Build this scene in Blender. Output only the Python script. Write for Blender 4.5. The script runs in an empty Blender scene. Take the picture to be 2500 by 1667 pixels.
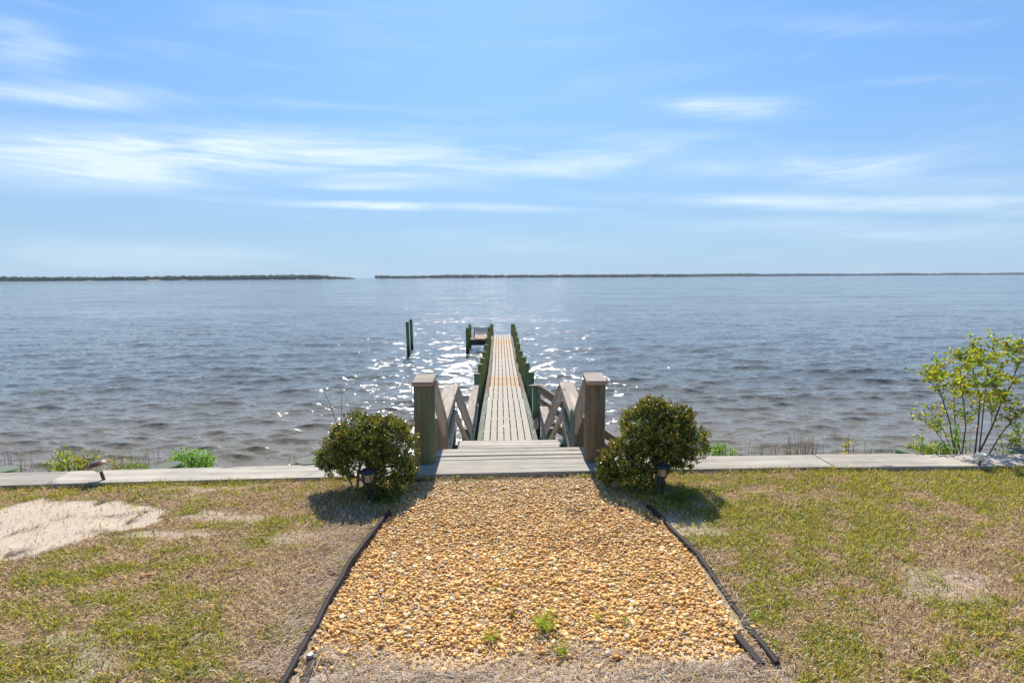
import bpy, bmesh, math, random
import numpy as np
from mathutils import Vector, Matrix

random.seed(7)
rng = np.random.default_rng(11)
R = math.radians
sc = bpy.context.scene
C = sc.collection

# ------------------------------------------------------------------ camera
CAM_H = 2.35
cam_d = bpy.data.cameras.new('camera')
cam_d.sensor_width = 36.0
cam_d.lens = 36.0 * 1400 / 2500
cam_d.clip_start = 0.05
cam_d.clip_end = 30000
cam = bpy.data.objects.new('camera', cam_d)
C.objects.link(cam)
cam.matrix_world = (Matrix.Translation((0, 0, CAM_H)) @ Matrix.Rotation(R(-0.61), 4, 'Z')
                    @ Matrix.Rotation(R(90 - 6.42), 4, 'X') @ Matrix.Rotation(R(-0.30), 4, 'Z'))
sc.camera = cam
_R3 = cam.matrix_world.to_3x3()


def ray(px, py):
    return (_R3 @ Vector((px - 1250, 833.5 - py, -1400))).normalized()


def gp(px, py, z=0.0):            # where a sight line meets the level z
    d = ray(px, py)
    t = (z - CAM_H) / d.z
    return Vector((d.x * t, d.y * t, z))


def yp(px, py, Y):                # where a sight line meets the upright plane y = Y
    d = ray(px, py)
    t = Y / d.y
    return Vector((d.x * t, Y, CAM_H + d.z * t))


# ------------------------------------------------------------------ world, sun, exposure
SUN_EL, SUN_AZ = 47.0, -2.0       # azimuth from +Y, positive to the right
sc.view_settings.view_transform = 'Standard'
sc.view_settings.look = 'None'
sc.view_settings.gamma = 1.0
sc.view_settings.exposure = 0.72
sc.view_settings.use_curve_mapping = False
SKY_STRENGTH = 0.10
HAZE = 6.5e-5
world = bpy.data.worlds.new('World')
sc.world = world
world.use_nodes = True
wt = world.node_tree
wt.nodes.clear()


class NT:
    def __init__(s, t):
        s.t = t

    def n(s, typ, ins=None, **kw):
        nd = s.t.nodes.new(typ)
        for k, v in kw.items():
            setattr(nd, k, v)
        for k, v in (ins or {}).items():
            sock = nd.inputs[k]
            if isinstance(v, bpy.types.NodeSocket):
                s.t.links.new(v, sock)
            else:
                sock.default_value = v
        return nd

    def m(s, op, a, b=0.0, c=None, clamp=False):
        d = {0: a, 1: b}
        if c is not None:
            d[2] = c
        return s.n('ShaderNodeMath', d, operation=op, use_clamp=clamp).outputs[0]

    def ramp(s, fac, stops, interp='LINEAR'):
        r = s.n('ShaderNodeValToRGB', {0: fac})
        r.color_ramp.interpolation = interp
        e = r.color_ramp.elements
        while len(e) < len(stops):
            e.new(0.5)
        for i, (p, c) in enumerate(stops):
            e[i].position = p
            e[i].color = tuple(c) + (1,) if len(c) == 3 else c
        return r.outputs[0]

    def mix(s, fac, a, b, mode='MIX'):
        nd = s.t.nodes.new('ShaderNodeMix')
        nd.data_type = 'RGBA'
        nd.blend_type = mode
        for i, v in ((0, fac), (6, a), (7, b)):
            if isinstance(v, bpy.types.NodeSocket):
                s.t.links.new(v, nd.inputs[i])
            else:
                if i and len(v) == 3:
                    v = tuple(v) + (1,)
                nd.inputs[i].default_value = v
        return nd.outputs[2]

    def noise(s, vec, scale, detail=4, rough=0.55, out=0, dist=0.0):
        return s.n('ShaderNodeTexNoise', {'Vector': vec, 'Scale': scale, 'Detail': detail,
                                          'Roughness': rough, 'Distortion': dist}).outputs[out]

    def mapr(s, v, a, b, c=0.0, d=1.0, smooth=False):
        nd = s.n('ShaderNodeMapRange', {'Value': v, 'From Min': a, 'From Max': b, 'To Min': c, 'To Max': d})
        nd.clamp = True
        if smooth:
            nd.interpolation_type = 'SMOOTHSTEP'
        return nd.outputs[0]


W = NT(wt)
tc = W.n('ShaderNodeTexCoord')
sky = W.n('ShaderNodeTexSky')
sky.sky_type = 'NISHITA'
sky.sun_disc = False
sky.sun_elevation = R(SUN_EL)
sky.sun_rotation = R(SUN_AZ)
sky.altitude = 0
sky.air_density = 1.0
sky.dust_density = 0.6
sky.ozone_density = 2.6
sep = W.n('ShaderNodeSeparateXYZ', {0: tc.outputs['Generated']})
az = W.m('ARCTAN2', sep.outputs[0], sep.outputs[1])
hz = W.m('SQRT', W.m('ADD', W.m('MULTIPLY', sep.outputs[0], sep.outputs[0]), W.m('MULTIPLY', sep.outputs[1], sep.outputs[1])))
el = W.m('ARCTAN2', sep.outputs[2], hz)
uv = W.n('ShaderNodeCombineXYZ', {0: az, 1: el, 2: 0.0}).outputs[0]
# wisps: thin noise drawn out sideways, used both to break up and to warp the streaks
suv = W.n('ShaderNodeMapping', {0: uv, 'Scale': (3.0, 26.0, 1.0), 'Rotation': (0, 0, 0.03)}).outputs[0]
wis = W.noise(suv, 1.0, 7, 0.6, dist=0.6)
suv2 = W.n('ShaderNodeMapping', {0: uv, 'Scale': (9.0, 70.0, 1.0), 'Location': (4, 2, 0), 'Rotation': (0, 0, -0.05)}).outputs[0]
wis2 = W.noise(suv2, 1.0, 6, 0.65, dist=0.3)
wcol = W.n('ShaderNodeTexNoise', {'Vector': suv, 'Scale': 0.8, 'Detail': 5}).outputs['Color']
warp = W.n('ShaderNodeVectorMath', {0: W.n('ShaderNodeVectorMath', {0: wcol, 1: (0.5, 0.5, 0.5)}, operation='SUBTRACT').outputs[0],
                                    1: (0.14, 0.016, 0.0)}, operation='MULTIPLY').outputs[0]
uvw = W.n('ShaderNodeVectorMath', {0: uv, 1: warp}, operation='ADD').outputs[0]
STREAKS = [  # centre x, y, half length, half height (seen sizes), slope, density
    (130, 212, 330, 28, -0.05, .75), (40, 95, 150, 55, -0.12, .55), (170, 368, 720, 54, -0.01, 1.1), (330, 315, 560, 44, -0.03, .6),
    (800, 350, 760, 56, -0.05, .85), (700, 240, 260, 14, -0.07, .45), (1690, 245, 220, 30, -0.03, .8),
    (930, 472, 440, 12, -0.035, 1.0), (820, 425, 210, 12, -0.05, .45), (1300, 325, 500, 45, -0.03, .4),
    (1500, 372, 620, 40, -0.03, .38), (2100, 378, 520, 45, -0.02, .5), (1900, 458, 720, 20, -0.02, .65),
    (2250, 470, 300, 22, -0.02, .45), (1850, 522, 620, 26, -0.03, .3), (2000, 60, 420, 24, -0.06, .22),
    (2150, 186, 200, 12, -0.04, .25), (300, 585, 520, 40, 0, .3), (2100, 560, 500, 40, 0, .2), (1250, 560, 700, 40, 0, .15)]
acc = None
for (cx, cy, hw, hh, sl, st) in STREAKS:
    k = 2500 / 2352
    d = ray(cx * k, cy * k)
    a0, e0 = math.atan2(d.x, d.y), math.atan2(d.z, math.hypot(d.x, d.y))
    d1 = ray((cx + hw) * k, (cy - hw * sl * .8) * k)
    d2 = ray((cx - hw) * k, (cy + hw * sl * .8) * k)
    _a1, _e1 = math.atan2(d1.x, d1.y), math.atan2(d1.z, math.hypot(d1.x, d1.y))
    _a2, _e2 = math.atan2(d2.x, d2.y), math.atan2(d2.z, math.hypot(d2.x, d2.y))
    hwa = abs(_a1 - _a2) / 2
    a0, e0 = (a0 * 2 + _a1 + _a2) / 4, (e0 * 2 + _e1 + _e2) / 4
    tilt_ = math.atan2(_e1 - _e2, _a1 - _a2)
    hha = hh * k / 1400 * math.cos(e0) ** 1.5
    mp = W.n('ShaderNodeMapping', {0: uvw, 'Location': (a0, e0, 0), 'Rotation': (0, 0, tilt_), 'Scale': (hwa, hha, 1)}, vector_type='TEXTURE').outputs[0]
    ln = W.n('ShaderNodeVectorMath', {0: mp}, operation='LENGTH').outputs['Value']
    g = W.mapr(ln, 0.0, 1.25, st, 0.0, smooth=True)
    acc = g if acc is None else W.m('ADD', acc, g)
brk = W.mapr(wis, 0.34, 0.62, 0.10, 1.15)
brk2 = W.mapr(wis2, 0.25, 0.75, 0.65, 1.15)
thin = W.mapr(wis, 0.5, 0.8, 0.0, 0.22)
cl = W.m('ADD', W.m('MULTIPLY', W.m('MULTIPLY', acc, brk), brk2), W.m('MULTIPLY', thin, brk2), clamp=True)
cl = W.m('MULTIPLY', cl, 0.78)
skyb = W.mix(1.0, sky.outputs[0], (0.55, 0.79, 0.93), 'MULTIPLY')
skyc = W.mix(W.mapr(el, 0.0, 0.42, 0.90, 0.25, smooth=True), skyb, W.mix(W.mapr(el, 0.0, 0.42), (2.65, 3.85, 5.05), (0.93, 2.08, 5.2)))
col = W.mix(cl, skyc, (5.6, 6.4, 7.0))
bg = W.n('ShaderNodeBackground', {'Color': col, 'Strength': SKY_STRENGTH})
wo = W.n('ShaderNodeOutputWorld', {0: bg.outputs[0]})

sun_d = bpy.data.lights.new('sun', 'SUN')
sun_d.energy = 4.1
sun_d.angle = R(0.53)
sun_d.color = (1.0, 0.95, 0.87)
sun = bpy.data.objects.new('sun', sun_d)
C.objects.link(sun)
sv = Vector((math.sin(R(SUN_AZ)) * math.cos(R(SUN_EL)), math.cos(R(SUN_AZ)) * math.cos(R(SUN_EL)), math.sin(R(SUN_EL))))
sun.rotation_euler = sv.to_track_quat('Z', 'Y').to_euler()
sun.location = (0, 20, 30)

sc.cycles.max_bounces = 6
sc.cycles.sample_clamp_indirect = 4.0


# ------------------------------------------------------------------ helpers
def tag(o, label=None, cat=None, group=None, kind=None):
    if label: o['label'] = label
    if cat: o['category'] = cat
    if group: o['group'] = group
    if kind: o['kind'] = kind
    return o


def thing(name, loc, label, cat, group=None):
    o = bpy.data.objects.new(name, None)
    o.empty_display_size = 0.1
    C.objects.link(o)
    o.location = loc
    return tag(o, label, cat, group)


def link(name, me, parent=None, M=None):
    """link a mesh; M is its world matrix"""
    o = bpy.data.objects.new(name, me)
    C.objects.link(o)
    M = M if M is not None else Matrix.Identity(4)
    if parent is not None:
        o.parent = parent
        pl = parent.matrix_basis if parent.parent is None else parent.parent.matrix_basis @ parent.matrix_basis
        M = pl.inverted() @ M
    o.matrix_basis = M
    return o


def npmesh(name, V, F, mat, cols=None, smooth=False):
    """V (n,3); F (m,k) with one k; cols (n,3) per vertex"""
    me = bpy.data.meshes.new(name)
    V = np.asarray(V, dtype=np.float32)
    F = np.asarray(F, dtype=np.int32)
    k = F.shape[1]
    me.vertices.add(len(V))
    me.vertices.foreach_set('co', V.ravel())
    me.loops.add(F.size)
    me.loops.foreach_set('vertex_index', F.ravel())
    me.polygons.add(len(F))
    me.polygons.foreach_set('loop_start', np.arange(0, F.size, k, dtype=np.int32))
    me.polygons.foreach_set('use_smooth', np.full(len(F), smooth))
    if cols is not None:
        a = me.color_attributes.new('tint', 'FLOAT_COLOR', 'POINT')
        cc = np.ones((len(V), 4), dtype=np.float32)
        cc[:, :3] = cols
        a.data.foreach_set('color', cc.ravel())
    me.materials.append(mat)
    me.update(calc_edges=True)
    me.validate()
    return me


class MB:
    """collects simple solids into one mesh"""
    def __init__(s):
        s.v, s.f = [], []

    def add(s, vs, fs):
        b = len(s.v)
        s.v += [tuple(v) for v in vs]
        s.f += [tuple(i + b for i in f) for f in fs]
        return s

    def box(s, x0, x1, y0, y1, z0, z1):
        return s.add([(x0, y0, z0), (x1, y0, z0), (x1, y1, z0), (x0, y1, z0), (x0, y0, z1), (x1, y0, z1), (x1, y1, z1), (x0, y1, z1)],
                     [(0, 3, 2, 1), (4, 5, 6, 7), (0, 1, 5, 4), (1, 2, 6, 5), (2, 3, 7, 6), (3, 0, 4, 7)])

    def tube(s, pts, rad, n=6, cap=True):
        pts = [Vector(p) for p in pts]
        if not hasattr(rad, '__len__'): rad = [rad] * len(pts)
        vs, fs = [], []
        ref = Vector((0.3, 0.9, 0.2)).normalized()
        for i, p in enumerate(pts):
            t = (pts[min(i + 1, len(pts) - 1)] - pts[max(i - 1, 0)]).normalized()
            a = t.cross(ref)
            if a.length < .1: a = t.cross(Vector((1, 0, 0)))
            a.normalize()
            b = t.cross(a)
            for k in range(n):
                th = 2 * math.pi * k / n
                vs.append(p + (a * math.cos(th) + b * math.sin(th)) * rad[i])
        for i in range(len(pts) - 1):
            for k in range(n):
                k2 = (k + 1) % n
                fs.append((i * n + k, i * n + k2, (i + 1) * n + k2, (i + 1) * n + k))
        if cap:
            fs.append(tuple(range(n))[::-1])
            fs.append(tuple((len(pts) - 1) * n + k for k in range(n)))
        return s.add(vs, fs)

    def lathe(s, prof, n=20, M=None):
        M = M or Matrix.Identity(4)
        vs, fs = [], []
        for r, z in prof:
            for k in range(n):
                th = 2 * math.pi * k / n
                vs.append(M @ Vector((r * math.cos(th), r * math.sin(th), z)))
        for i in range(len(prof) - 1):
            for k in range(n):
                k2 = (k + 1) % n
                fs.append((i * n + k, i * n + k2, (i + 1) * n + k2, (i + 1) * n + k))
        return s.add(vs, fs)

    def mesh(s, name, mat, smooth=False, bevel=0):
        me = bpy.data.meshes.new(name)
        me.from_pydata(s.v, [], s.f)
        if bevel:
            bm = bmesh.new()
            bm.from_mesh(me)
            bmesh.ops.bevel(bm, geom=bm.edges[:], offset=bevel, segments=1, affect='EDGES')
            bm.to_mesh(me)
            bm.free()
        me.materials.append(mat)
        if smooth:
            me.polygons.foreach_set('use_smooth', [True] * len(me.polygons))
            try:
                me.set_sharp_from_angle(angle=R(40))
            except Exception:
                pass
        me.update()
        return me

    def build(s, name, mat, parent=None, M=None, smooth=False, bevel=0):
        return link(name, s.mesh(name, mat, smooth, bevel), parent, M)


def vnoise(x, y, seed=0):
    """value noise on arrays, 0..1"""
    r = np.random.default_rng(seed)
    T = r.random((256, 256))
    xi, yi = np.floor(x).astype(int), np.floor(y).astype(int)
    fx, fy = x - xi, y - yi
    fx, fy = fx * fx * (3 - 2 * fx), fy * fy * (3 - 2 * fy)
    g = lambda a, b: T[a % 256, b % 256]
    return (g(xi, yi) * (1 - fx) + g(xi + 1, yi) * fx) * (1 - fy) + (g(xi, yi + 1) * (1 - fx) + g(xi + 1, yi + 1) * fx) * fy


def fbm(x, y, seed=0, octv=4):
    s, a, t = 0, 1, 0
    for i in range(octv):
        s = s + a * vnoise(x * 2 ** i + 17.3 * i, y * 2 ** i - 9.1 * i, seed + i)
        t += a
        a *= .5
    return s / t


def inpoly(x, y, P):
    c = np.zeros(np.shape(x), bool)
    n = len(P)
    for i in range(n):
        x0, y0 = P[i]
        x1, y1 = P[(i + 1) % n]
        if y0 == y1: continue
        c ^= ((y0 > y) != (y1 > y)) & (x < (x1 - x0) * (y - y0) / (y1 - y0) + x0)
    return c


def polydist(x, y, P, closed=False):
    d = np.full(np.shape(x), 1e9)
    n = len(P)
    for i in range(n if closed else n - 1):
        a, b = np.array(P[i], float), np.array(P[(i + 1) % n], float)
        ab = b - a
        t = np.clip(((x - a[0]) * ab[0] + (y - a[1]) * ab[1]) / (ab @ ab), 0, 1)
        d = np.minimum(d, np.hypot(x - a[0] - t * ab[0], y - a[1] - t * ab[1]))
    return d


# ------------------------------------------------------------------ materials
def mat(name):
    m = bpy.data.materials.new(name)
    m.use_nodes = True
    m.node_tree.nodes.clear()
    return m, NT(m.node_tree)


def finish(N, base, rough=.8, bump=None, bstr=.4, bdist=.01, spec=.5, metal=0.0, trans=0.0, tcol=None, normal=None, ior=1.45):
    p = N.n('ShaderNodeBsdfPrincipled', {'Base Color': base if isinstance(base, bpy.types.NodeSocket) else tuple(base) + (1,),
                                         'Roughness': rough, 'Specular IOR Level': spec, 'Metallic': metal, 'IOR': ior})
    if bump is not None:
        b = N.n('ShaderNodeBump', {'Height': bump, 'Strength': bstr, 'Distance': bdist})
        N.t.links.new(b.outputs[0], p.inputs['Normal'])
    if normal is not None:
        N.t.links.new(normal, p.inputs['Normal'])
    out = p.outputs[0]
    if trans:
        t = N.n('ShaderNodeBsdfTranslucent', {'Color': tcol if isinstance(tcol, bpy.types.NodeSocket) else tuple(tcol) + (1,)})
        out = N.n('ShaderNodeMixShader', {0: trans, 1: out, 2: t.outputs[0]}).outputs[0]
    N.n('ShaderNodeOutputMaterial', {0: out})
    return p


def plain(name, col, rough=.7, spec=.5, metal=0.0, var=.12, scale=30):
    m, N = mat(name)
    t = N.n('ShaderNodeTexCoord').outputs['Object']
    f = N.noise(t, scale, 4)
    c = N.mix(f, tuple(c * (1 - var * 2) for c in col), tuple(min(1, c * (1 + var * 2)) for c in col))
    finish(N, c, rough, bump=f, bstr=.15, bdist=.002, spec=spec, metal=metal)
    return m


def tinted(name, rough=.8, trans=0.0, spec=.3, gain=1.0, tgain=1.2, grain=0):
    m, N = mat(name)
    a = N.n('ShaderNodeAttribute', attribute_name='tint').outputs['Color']
    if grain:
        t = N.n('ShaderNodeTexCoord').outputs['Object']
        a = N.mix(N.mapr(N.noise(t, grain, 3), .3, .75), a, N.mix(1.0, a, (.62, .6, .58), 'MULTIPLY'))
    tc_ = N.mix(1.0, a, (tgain * 1.05, tgain, tgain * .55), 'MULTIPLY')
    finish(N, a, rough, spec=spec, trans=trans, tcol=tc_)
    return m


def wood(name, light, dark, green=None, gfac=0.0, axis='X', knots=True, rough=.85, tintvar=.18, gs=1.0, wet=False, warm=None):
    """weathered timber, grain along the piece's own axis"""
    m, N = mat(name)
    tco = N.n('ShaderNodeTexCoord').outputs['Object']
    oi = N.n('ShaderNodeObjectInfo').outputs['Random']
    off = N.n('ShaderNodeCombineXYZ', {0: N.m('MULTIPLY', oi, 37.0), 1: N.m('MULTIPLY', oi, 71.0), 2: N.m('MULTIPLY', oi, 13.0)}).outputs[0]
    p = N.n('ShaderNodeVectorMath', {0: tco, 1: off}, operation='ADD').outputs[0]
    sc_ = {'X': (1.2, 22, 22), 'Z': (22, 22, 1.2)}[axis]
    v = N.n('ShaderNodeMapping', {0: p, 'Scale': tuple(gs * s for s in sc_)}).outputs[0]
    grain = N.noise(v, 1.0, 7, .62, dist=.8)
    v2 = N.n('ShaderNodeMapping', {0: p, 'Scale': tuple(gs * s * 4 for s in sc_)}).outputs[0]
    fine = N.noise(v2, 1.0, 4, .7)
    blot = N.noise(p, 3.2, 5, .6)
    g = N.m('ADD', N.m('MULTIPLY', grain, .6), N.m('MULTIPLY', fine, .4))
    c = N.ramp(g, [(.28, dark), (.45, tuple((a + b) / 2 for a, b in zip(light, dark))), (.62, light)])
    vs_ = N.n('ShaderNodeMapping', {0: p, 'Scale': tuple(gs * q * .38 for q in sc_)}).outputs[0]
    strk = N.noise(vs_, 1.0, 5, .6, dist=1.5)
    c = N.mix(N.mapr(strk, .42, .68, 0, .6), c, N.mix(1.0, c, (.62, .59, .56), 'MULTIPLY'))
    c = N.mix(N.mapr(strk, .28, .42, .35, 0), c, N.mix(1.0, c, (1.3, 1.28, 1.22), 'MULTIPLY'))
    c = N.mix(N.mapr(blot, .35, .7, 0, .55), c, N.mix(1.0, c, (.66, .66, .69), 'MULTIPLY'))
    if warm:
        c = N.mix(N.mapr(N.noise(p, 1.7, 4), .5, .72, 0, .6), c, warm)
    if green:
        vg = N.n('ShaderNodeMapping', {0: p, 'Scale': (5, 5, 1.2) if axis == 'Z' else (1.2, 5, 5)}).outputs[0]
        gn = N.noise(vg, 1.0, 5, .6)
        c = N.mix(N.mapr(gn, .5 - .3 * gfac, .72 - .25 * gfac, 0, .8), c, green)
    if knots:
        kv = N.n('ShaderNodeMapping', {0: p, 'Scale': (1.6, 5, 5) if axis == 'X' else (5, 5, 1.6)}).outputs[0]
        vo = N.n('ShaderNodeTexVoronoi', {'Vector': kv, 'Scale': 1.0, 'Randomness': 1.0}).outputs['Distance']
        kn = N.mapr(vo, .06, .20, 1, 0, smooth=True)
        c = N.mix(N.m('MULTIPLY', kn, .75), c, (.06, .045, .035))
    crack = N.mapr(fine, .30, .38, 1, 0)
    c = N.mix(N.m('MULTIPLY', crack, .55), c, tuple(x * .35 for x in dark))
    if wet:   # the growth and damp that tide and spray leave on a piling
        wz = N.n('ShaderNodeSeparateXYZ', {0: N.n('ShaderNodeNewGeometry').outputs['Position']}).outputs[2]
        wz = N.m('ADD', wz, N.m('MULTIPLY', blot, .5))
        c = N.mix(N.mapr(wz, -2.75, -1.95, .9, 0), c, (.018, .017, .013))
    tv = N.m('ADD', N.m('MULTIPLY', oi, tintvar * 2), 1 - tintvar)
    c = N.n('ShaderNodeVectorMath', {0: c, 3: tv}, operation='SCALE').outputs[0]
    finish(N, c, rough, bump=g, bstr=.5, bdist=.004, spec=.3)
    return m


M = {}
M['plank'] = wood('weathered_plank', (.56, .51, .425), (.24, .21, .17), warm=(.46, .39, .28), gs=.55)
M['cap'] = wood('bulkhead_cap', (.53, .475, .39), (.22, .19, .155), gs=.34, warm=(.44, .37, .27))
M['rail'] = wood('handrail_wood', (.54, .44, .345), (.24, .19, .145), tintvar=.12)
M['board'] = wood('side_wood', (.46, .34, .22), (.22, .16, .10), tintvar=.2)
M['post'] = wood('round_post', (.32, .25, .14), (.11, .08, .042), green=(.12, .16, .08), gfac=.45, axis='Z')
M['post_brown'] = wood('brown_round_post', (.34, .255, .15), (.12, .085, .048), green=(.16, .16, .08), gfac=.2, axis='Z')
M['pile_green'] = wood('green_piling', (.25, .26, .12), (.10, .11, .05), green=(.11, .21, .095), gfac=.9, axis='Z', wet=True, knots=False, tintvar=.25)
M['pile_moss'] = wood('mossy_piling', (.30, .26, .10), (.13, .115, .042), green=(.20, .22, .045), gfac=.9, axis='Z', wet=True, knots=False, tintvar=.25)
M['pile_top'] = plain('piling_top', (.22, .20, .13), .9, .2, var=.3, scale=25)
M['edge_board'] = wood('pier_edge_board', (.22, .20, .155), (.10, .09, .07), green=(.15, .18, .13), gfac=.75, tintvar=.08)
M['edge_brown'] = wood('pier_edge_board_brown', (.20, .155, .115), (.10, .075, .055), tintvar=.1)
M['dark_wood'] = wood('dark_framing', (.12, .10, .08), (.04, .035, .03), knots=False)  # darker wood tone for the framing under the pier deck


def deckmat(name, stain):
    m, N = mat(name)
    t = N.n('ShaderNodeTexCoord').outputs['Object']
    oi = N.n('ShaderNodeObjectInfo').outputs['Random']
    q = N.n('ShaderNodeVectorMath', {0: t, 1: N.n('ShaderNodeCombineXYZ', {0: N.m('MULTIPLY', oi, 30.), 1: oi, 2: oi}).outputs[0]}, operation='ADD').outputs[0]
    f = N.noise(q, 6, 6, .65)
    c = N.mix(N.mapr(f, .35, .7), (.34, .30, .235), (.41, .365, .29))
    mp = N.n('ShaderNodeMapping', {0: q, 'Scale': (9, 1.6, 1)}).outputs[0]
    sn = N.mapr(N.noise(mp, 1, 4, .6), .5 - stain * .35, .72 - stain * .2, 0, .28 + stain * .62)
    c = N.mix(sn, c, (.45, .23, .07))
    finish(N, c, .75, bump=f, bstr=.1, bdist=.002, spec=.3)
    return m


M['deck'] = deckmat('deck_plastic', 0.0)
M['deck_s'] = deckmat('deck_plastic_stained', .75)
M['deck_m'] = deckmat('deck_plastic_faintly_stained', .42)
M['leaf_bush'] = tinted('bush_leaf', .27, .2, .6, tgain=1.8)
M['leaf_soft'] = tinted('soft_leaf', .5, .42, .3, tgain=1.9)
M['grass'] = tinted('grass_blade', .6, .35, .3, tgain=1.5)
M['straw'] = tinted('dry_straw', .8, .1, .2)
M['pebble'] = tinted('pebble', .55, 0, .4, grain=140)
M['bark'] = wood('bark', (.22, .18, .15), (.07, .055, .05), axis='Z', knots=False, gs=3)
M['bark_grey'] = wood('grey_bark', (.34, .30, .26), (.12, .10, .085), axis='Z', knots=False, gs=3)
M['black'] = plain('black_rubber', (.032, .022, .018), .75, .4, var=.3, scale=60)
M['black_metal'] = plain('black_metal', (.03, .03, .035), .35, .5, var=.2)
M['brown_plastic'] = plain('red_brown_plastic', (.16, .055, .04), .5, .5, var=.15)
M['solar'] = plain('solar_cell', (.13, .15, .18), .25, .6, var=.3, scale=60)
M['cream'] = plain('cream_diffuser', (.70, .68, .52), .45, .4, var=.05)
M['frost'] = plain('frosted_diffuser', (.72, .76, .66), .45, .4, var=.05)
M['white_pvc'] = plain('white_pipe', (.75, .75, .75), .4, .5, var=.05)
M['iron'] = plain('black_iron', (.02, .02, .022), .45, .5, var=.2)
M['bench_slat'] = plain('bench_slat', (.30, .22, .13), .7, .3, var=.2)
M['rope_cloth'] = plain('faded_cloth', (.50, .38, .33), .9, .2, var=.35, scale=40)
M['orange_wood'] = plain('orange_wood_chip', (.62, .27, .08), .8, .2, var=.2)
M['metal_cap'] = plain('grey_metal_cap', (.30, .32, .36), .35, .5, metal=.7, var=.15)
M['dead_leaf'] = plain('tan_leaf', (.50, .34, .17), .7, .3, var=.15)
M['twig'] = plain('grey_twig', (.22, .18, .14), .85, .2, var=.3)
M['nail'] = plain('galvanised_bolt', (.5, .5, .5), .4, .5, metal=.6)


def amber():
    m, N = mat('ribbed_amber_glass')
    t = N.n('ShaderNodeTexCoord').outputs['Object']
    f = N.noise(t, 60, 3)
    p = finish(N, N.mix(f, (.50, .38, .18), (.72, .60, .36)), .25, bump=f, bstr=.5, bdist=.003, spec=.6, trans=.35, tcol=(.8, .62, .3))
    return m


M['amber'] = amber()

# ------------------------------------------------------------------ plan of the place
CAP_F = [(-60, 3.2), (-4.95, 6.36), (-2.27, 6.49), (-1.1, 6.54), (1.24, 6.63), (2.29, 6.69), (6.31, 6.72), (60, 6.9)]      # front edge of the cap
WATER_Z = -3.15
BED = [(-1.10, 6.47), (-1.14, 6.0), (-1.20, 5.42), (-1.26, 4.95), (-1.31, 4.48), (-1.30, 4.0), (-1.29, 3.66), (-1.26, 3.36), (-.7, 3.22),
       (0, 3.18), (.8, 3.22), (1.5, 3.32), (1.58, 3.6), (1.60, 4.09), (1.59, 4.57), (1.51, 5.21), (1.42, 5.6), (1.25, 6.1), (1.22, 6.52)]
EDGE_L = [(-1.17, 5.50), (-1.20, 5.42), (-1.222, 5.17), (-1.245, 4.95), (-1.282, 4.48), (-1.298, 4.0), (-1.300, 3.66), (-1.30, 3.35), (-1.29, 3.05), (-1.27, 2.6)]
EDGE_R = [(1.44, 5.62), (1.47, 5.50), (1.52, 5.21), (1.60, 4.57), (1.615, 4.09), (1.61, 3.6), (1.615, 3.38), (1.63, 3.20)]
SANDS = [([(-5.7, 5.55), (-4.9, 5.95), (-4.1, 6.02), (-3.72, 5.7), (-3.45, 5.42), (-3.5, 5.22), (-4.1, 4.68), (-4.6, 4.36), (-6.6, 4.4)], 1.0),
         ([(-3.4, 5.5), (-2.9, 5.35), (-2.3, 5.45), (-2.3, 5.6), (-3.1, 5.75)], .55),
         ([(-3.7, 4.85), (-2.9, 4.95), (-2.8, 5.15), (-3.4, 5.1)], .6),
         ([(-1.25, 3.38), (-.2, 3.42), (1.5, 3.42), (1.55, 2.95), (-1.2, 2.9)], .55),
         ([(2.9, 3.9), (3.6, 3.9), (3.9, 4.3), (3.3, 4.35)], .5),
         ([(4.6, 4.3), (5.6, 4.4), (5.5, 4.9), (4.7, 4.8)], .4)]


def capy(x):
    return np.interp(x, [p[0] for p in CAP_F], [p[1] for p in CAP_F])


def sandf(x, y):
    s = np.zeros(np.shape(x))
    wx = x + (fbm(x * 1.8, y * 1.8, 40, 4) - .5) * .7
    wy = y + (fbm(x * 1.8 + 9, y * 1.8, 44, 4) - .5) * .45
    for P, k in SANDS:
        ins = inpoly(wx, wy, P)
        d = polydist(wx, wy, P, True)
        s = np.maximum(s, k * np.clip(.5 + np.where(ins, d, -d) / .12, 0, 1))
    # bare scrapes across the left lawn and below the gravel
    n = fbm(x * 1.1 + 3, y * 2.0, 60, 4)
    s = np.maximum(s, np.clip((n - .64) * 5, 0, .5) * (x < -1))
    s = np.maximum(s, np.clip((n - .66) * 7, 0, .6) * (x > 1))
    return s


def greenf(x, y):
    n = fbm(x * .9 + 5, y * 1.4 + 2, 80, 4)
    m = fbm(x * 4.5, y * 6.5, 90, 4)
    g = (n - .5) * 2.6 + (m - .5) * 3.6 + .50
    g = g + np.where(x > 1.3, .12 + np.clip((y - 4.9) * .42, -.25, .6), 0)
    g = g - .14 * (x < -1) + np.where((x < -1) & (x > -3.0), .22, 0) - np.clip((-x - 3.2) * .12, 0, .3) * (y < 5.6)
    # beside the gravel on the left a band of dead thatch
    g = g - np.clip(1 - np.abs(x + 1.6) / .4, 0, 1) * 1.1 * (y < 5.7) * (y > 3.2) * (x < -1.2)
    g = g - 0.9 * ((x > -1.35) & (x < 1.7) & (y < 3.6))
    g = g - np.clip(1 - (capy(x) - y) / .22, 0, 1) * .5 * (x > 1.2)
    return np.clip(g, 0, 1)


def groundz(x, y):
    z = (fbm(x * .8, y * .8, 5, 3) - .5) * .05 + (fbm(x * 5, y * 5, 6, 2) - .5) * .022
    bed = inpoly(x, y, BED)
    z = np.where(bed, -.012 + (fbm(x * 2, y * 2, 8, 2) - .5) * .02, z + .012)
    # soil level dips a little against the timber
    d = capy(x) - y
    z = z - np.clip(1 - d / .25, 0, 1) * .02
    return z


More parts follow.
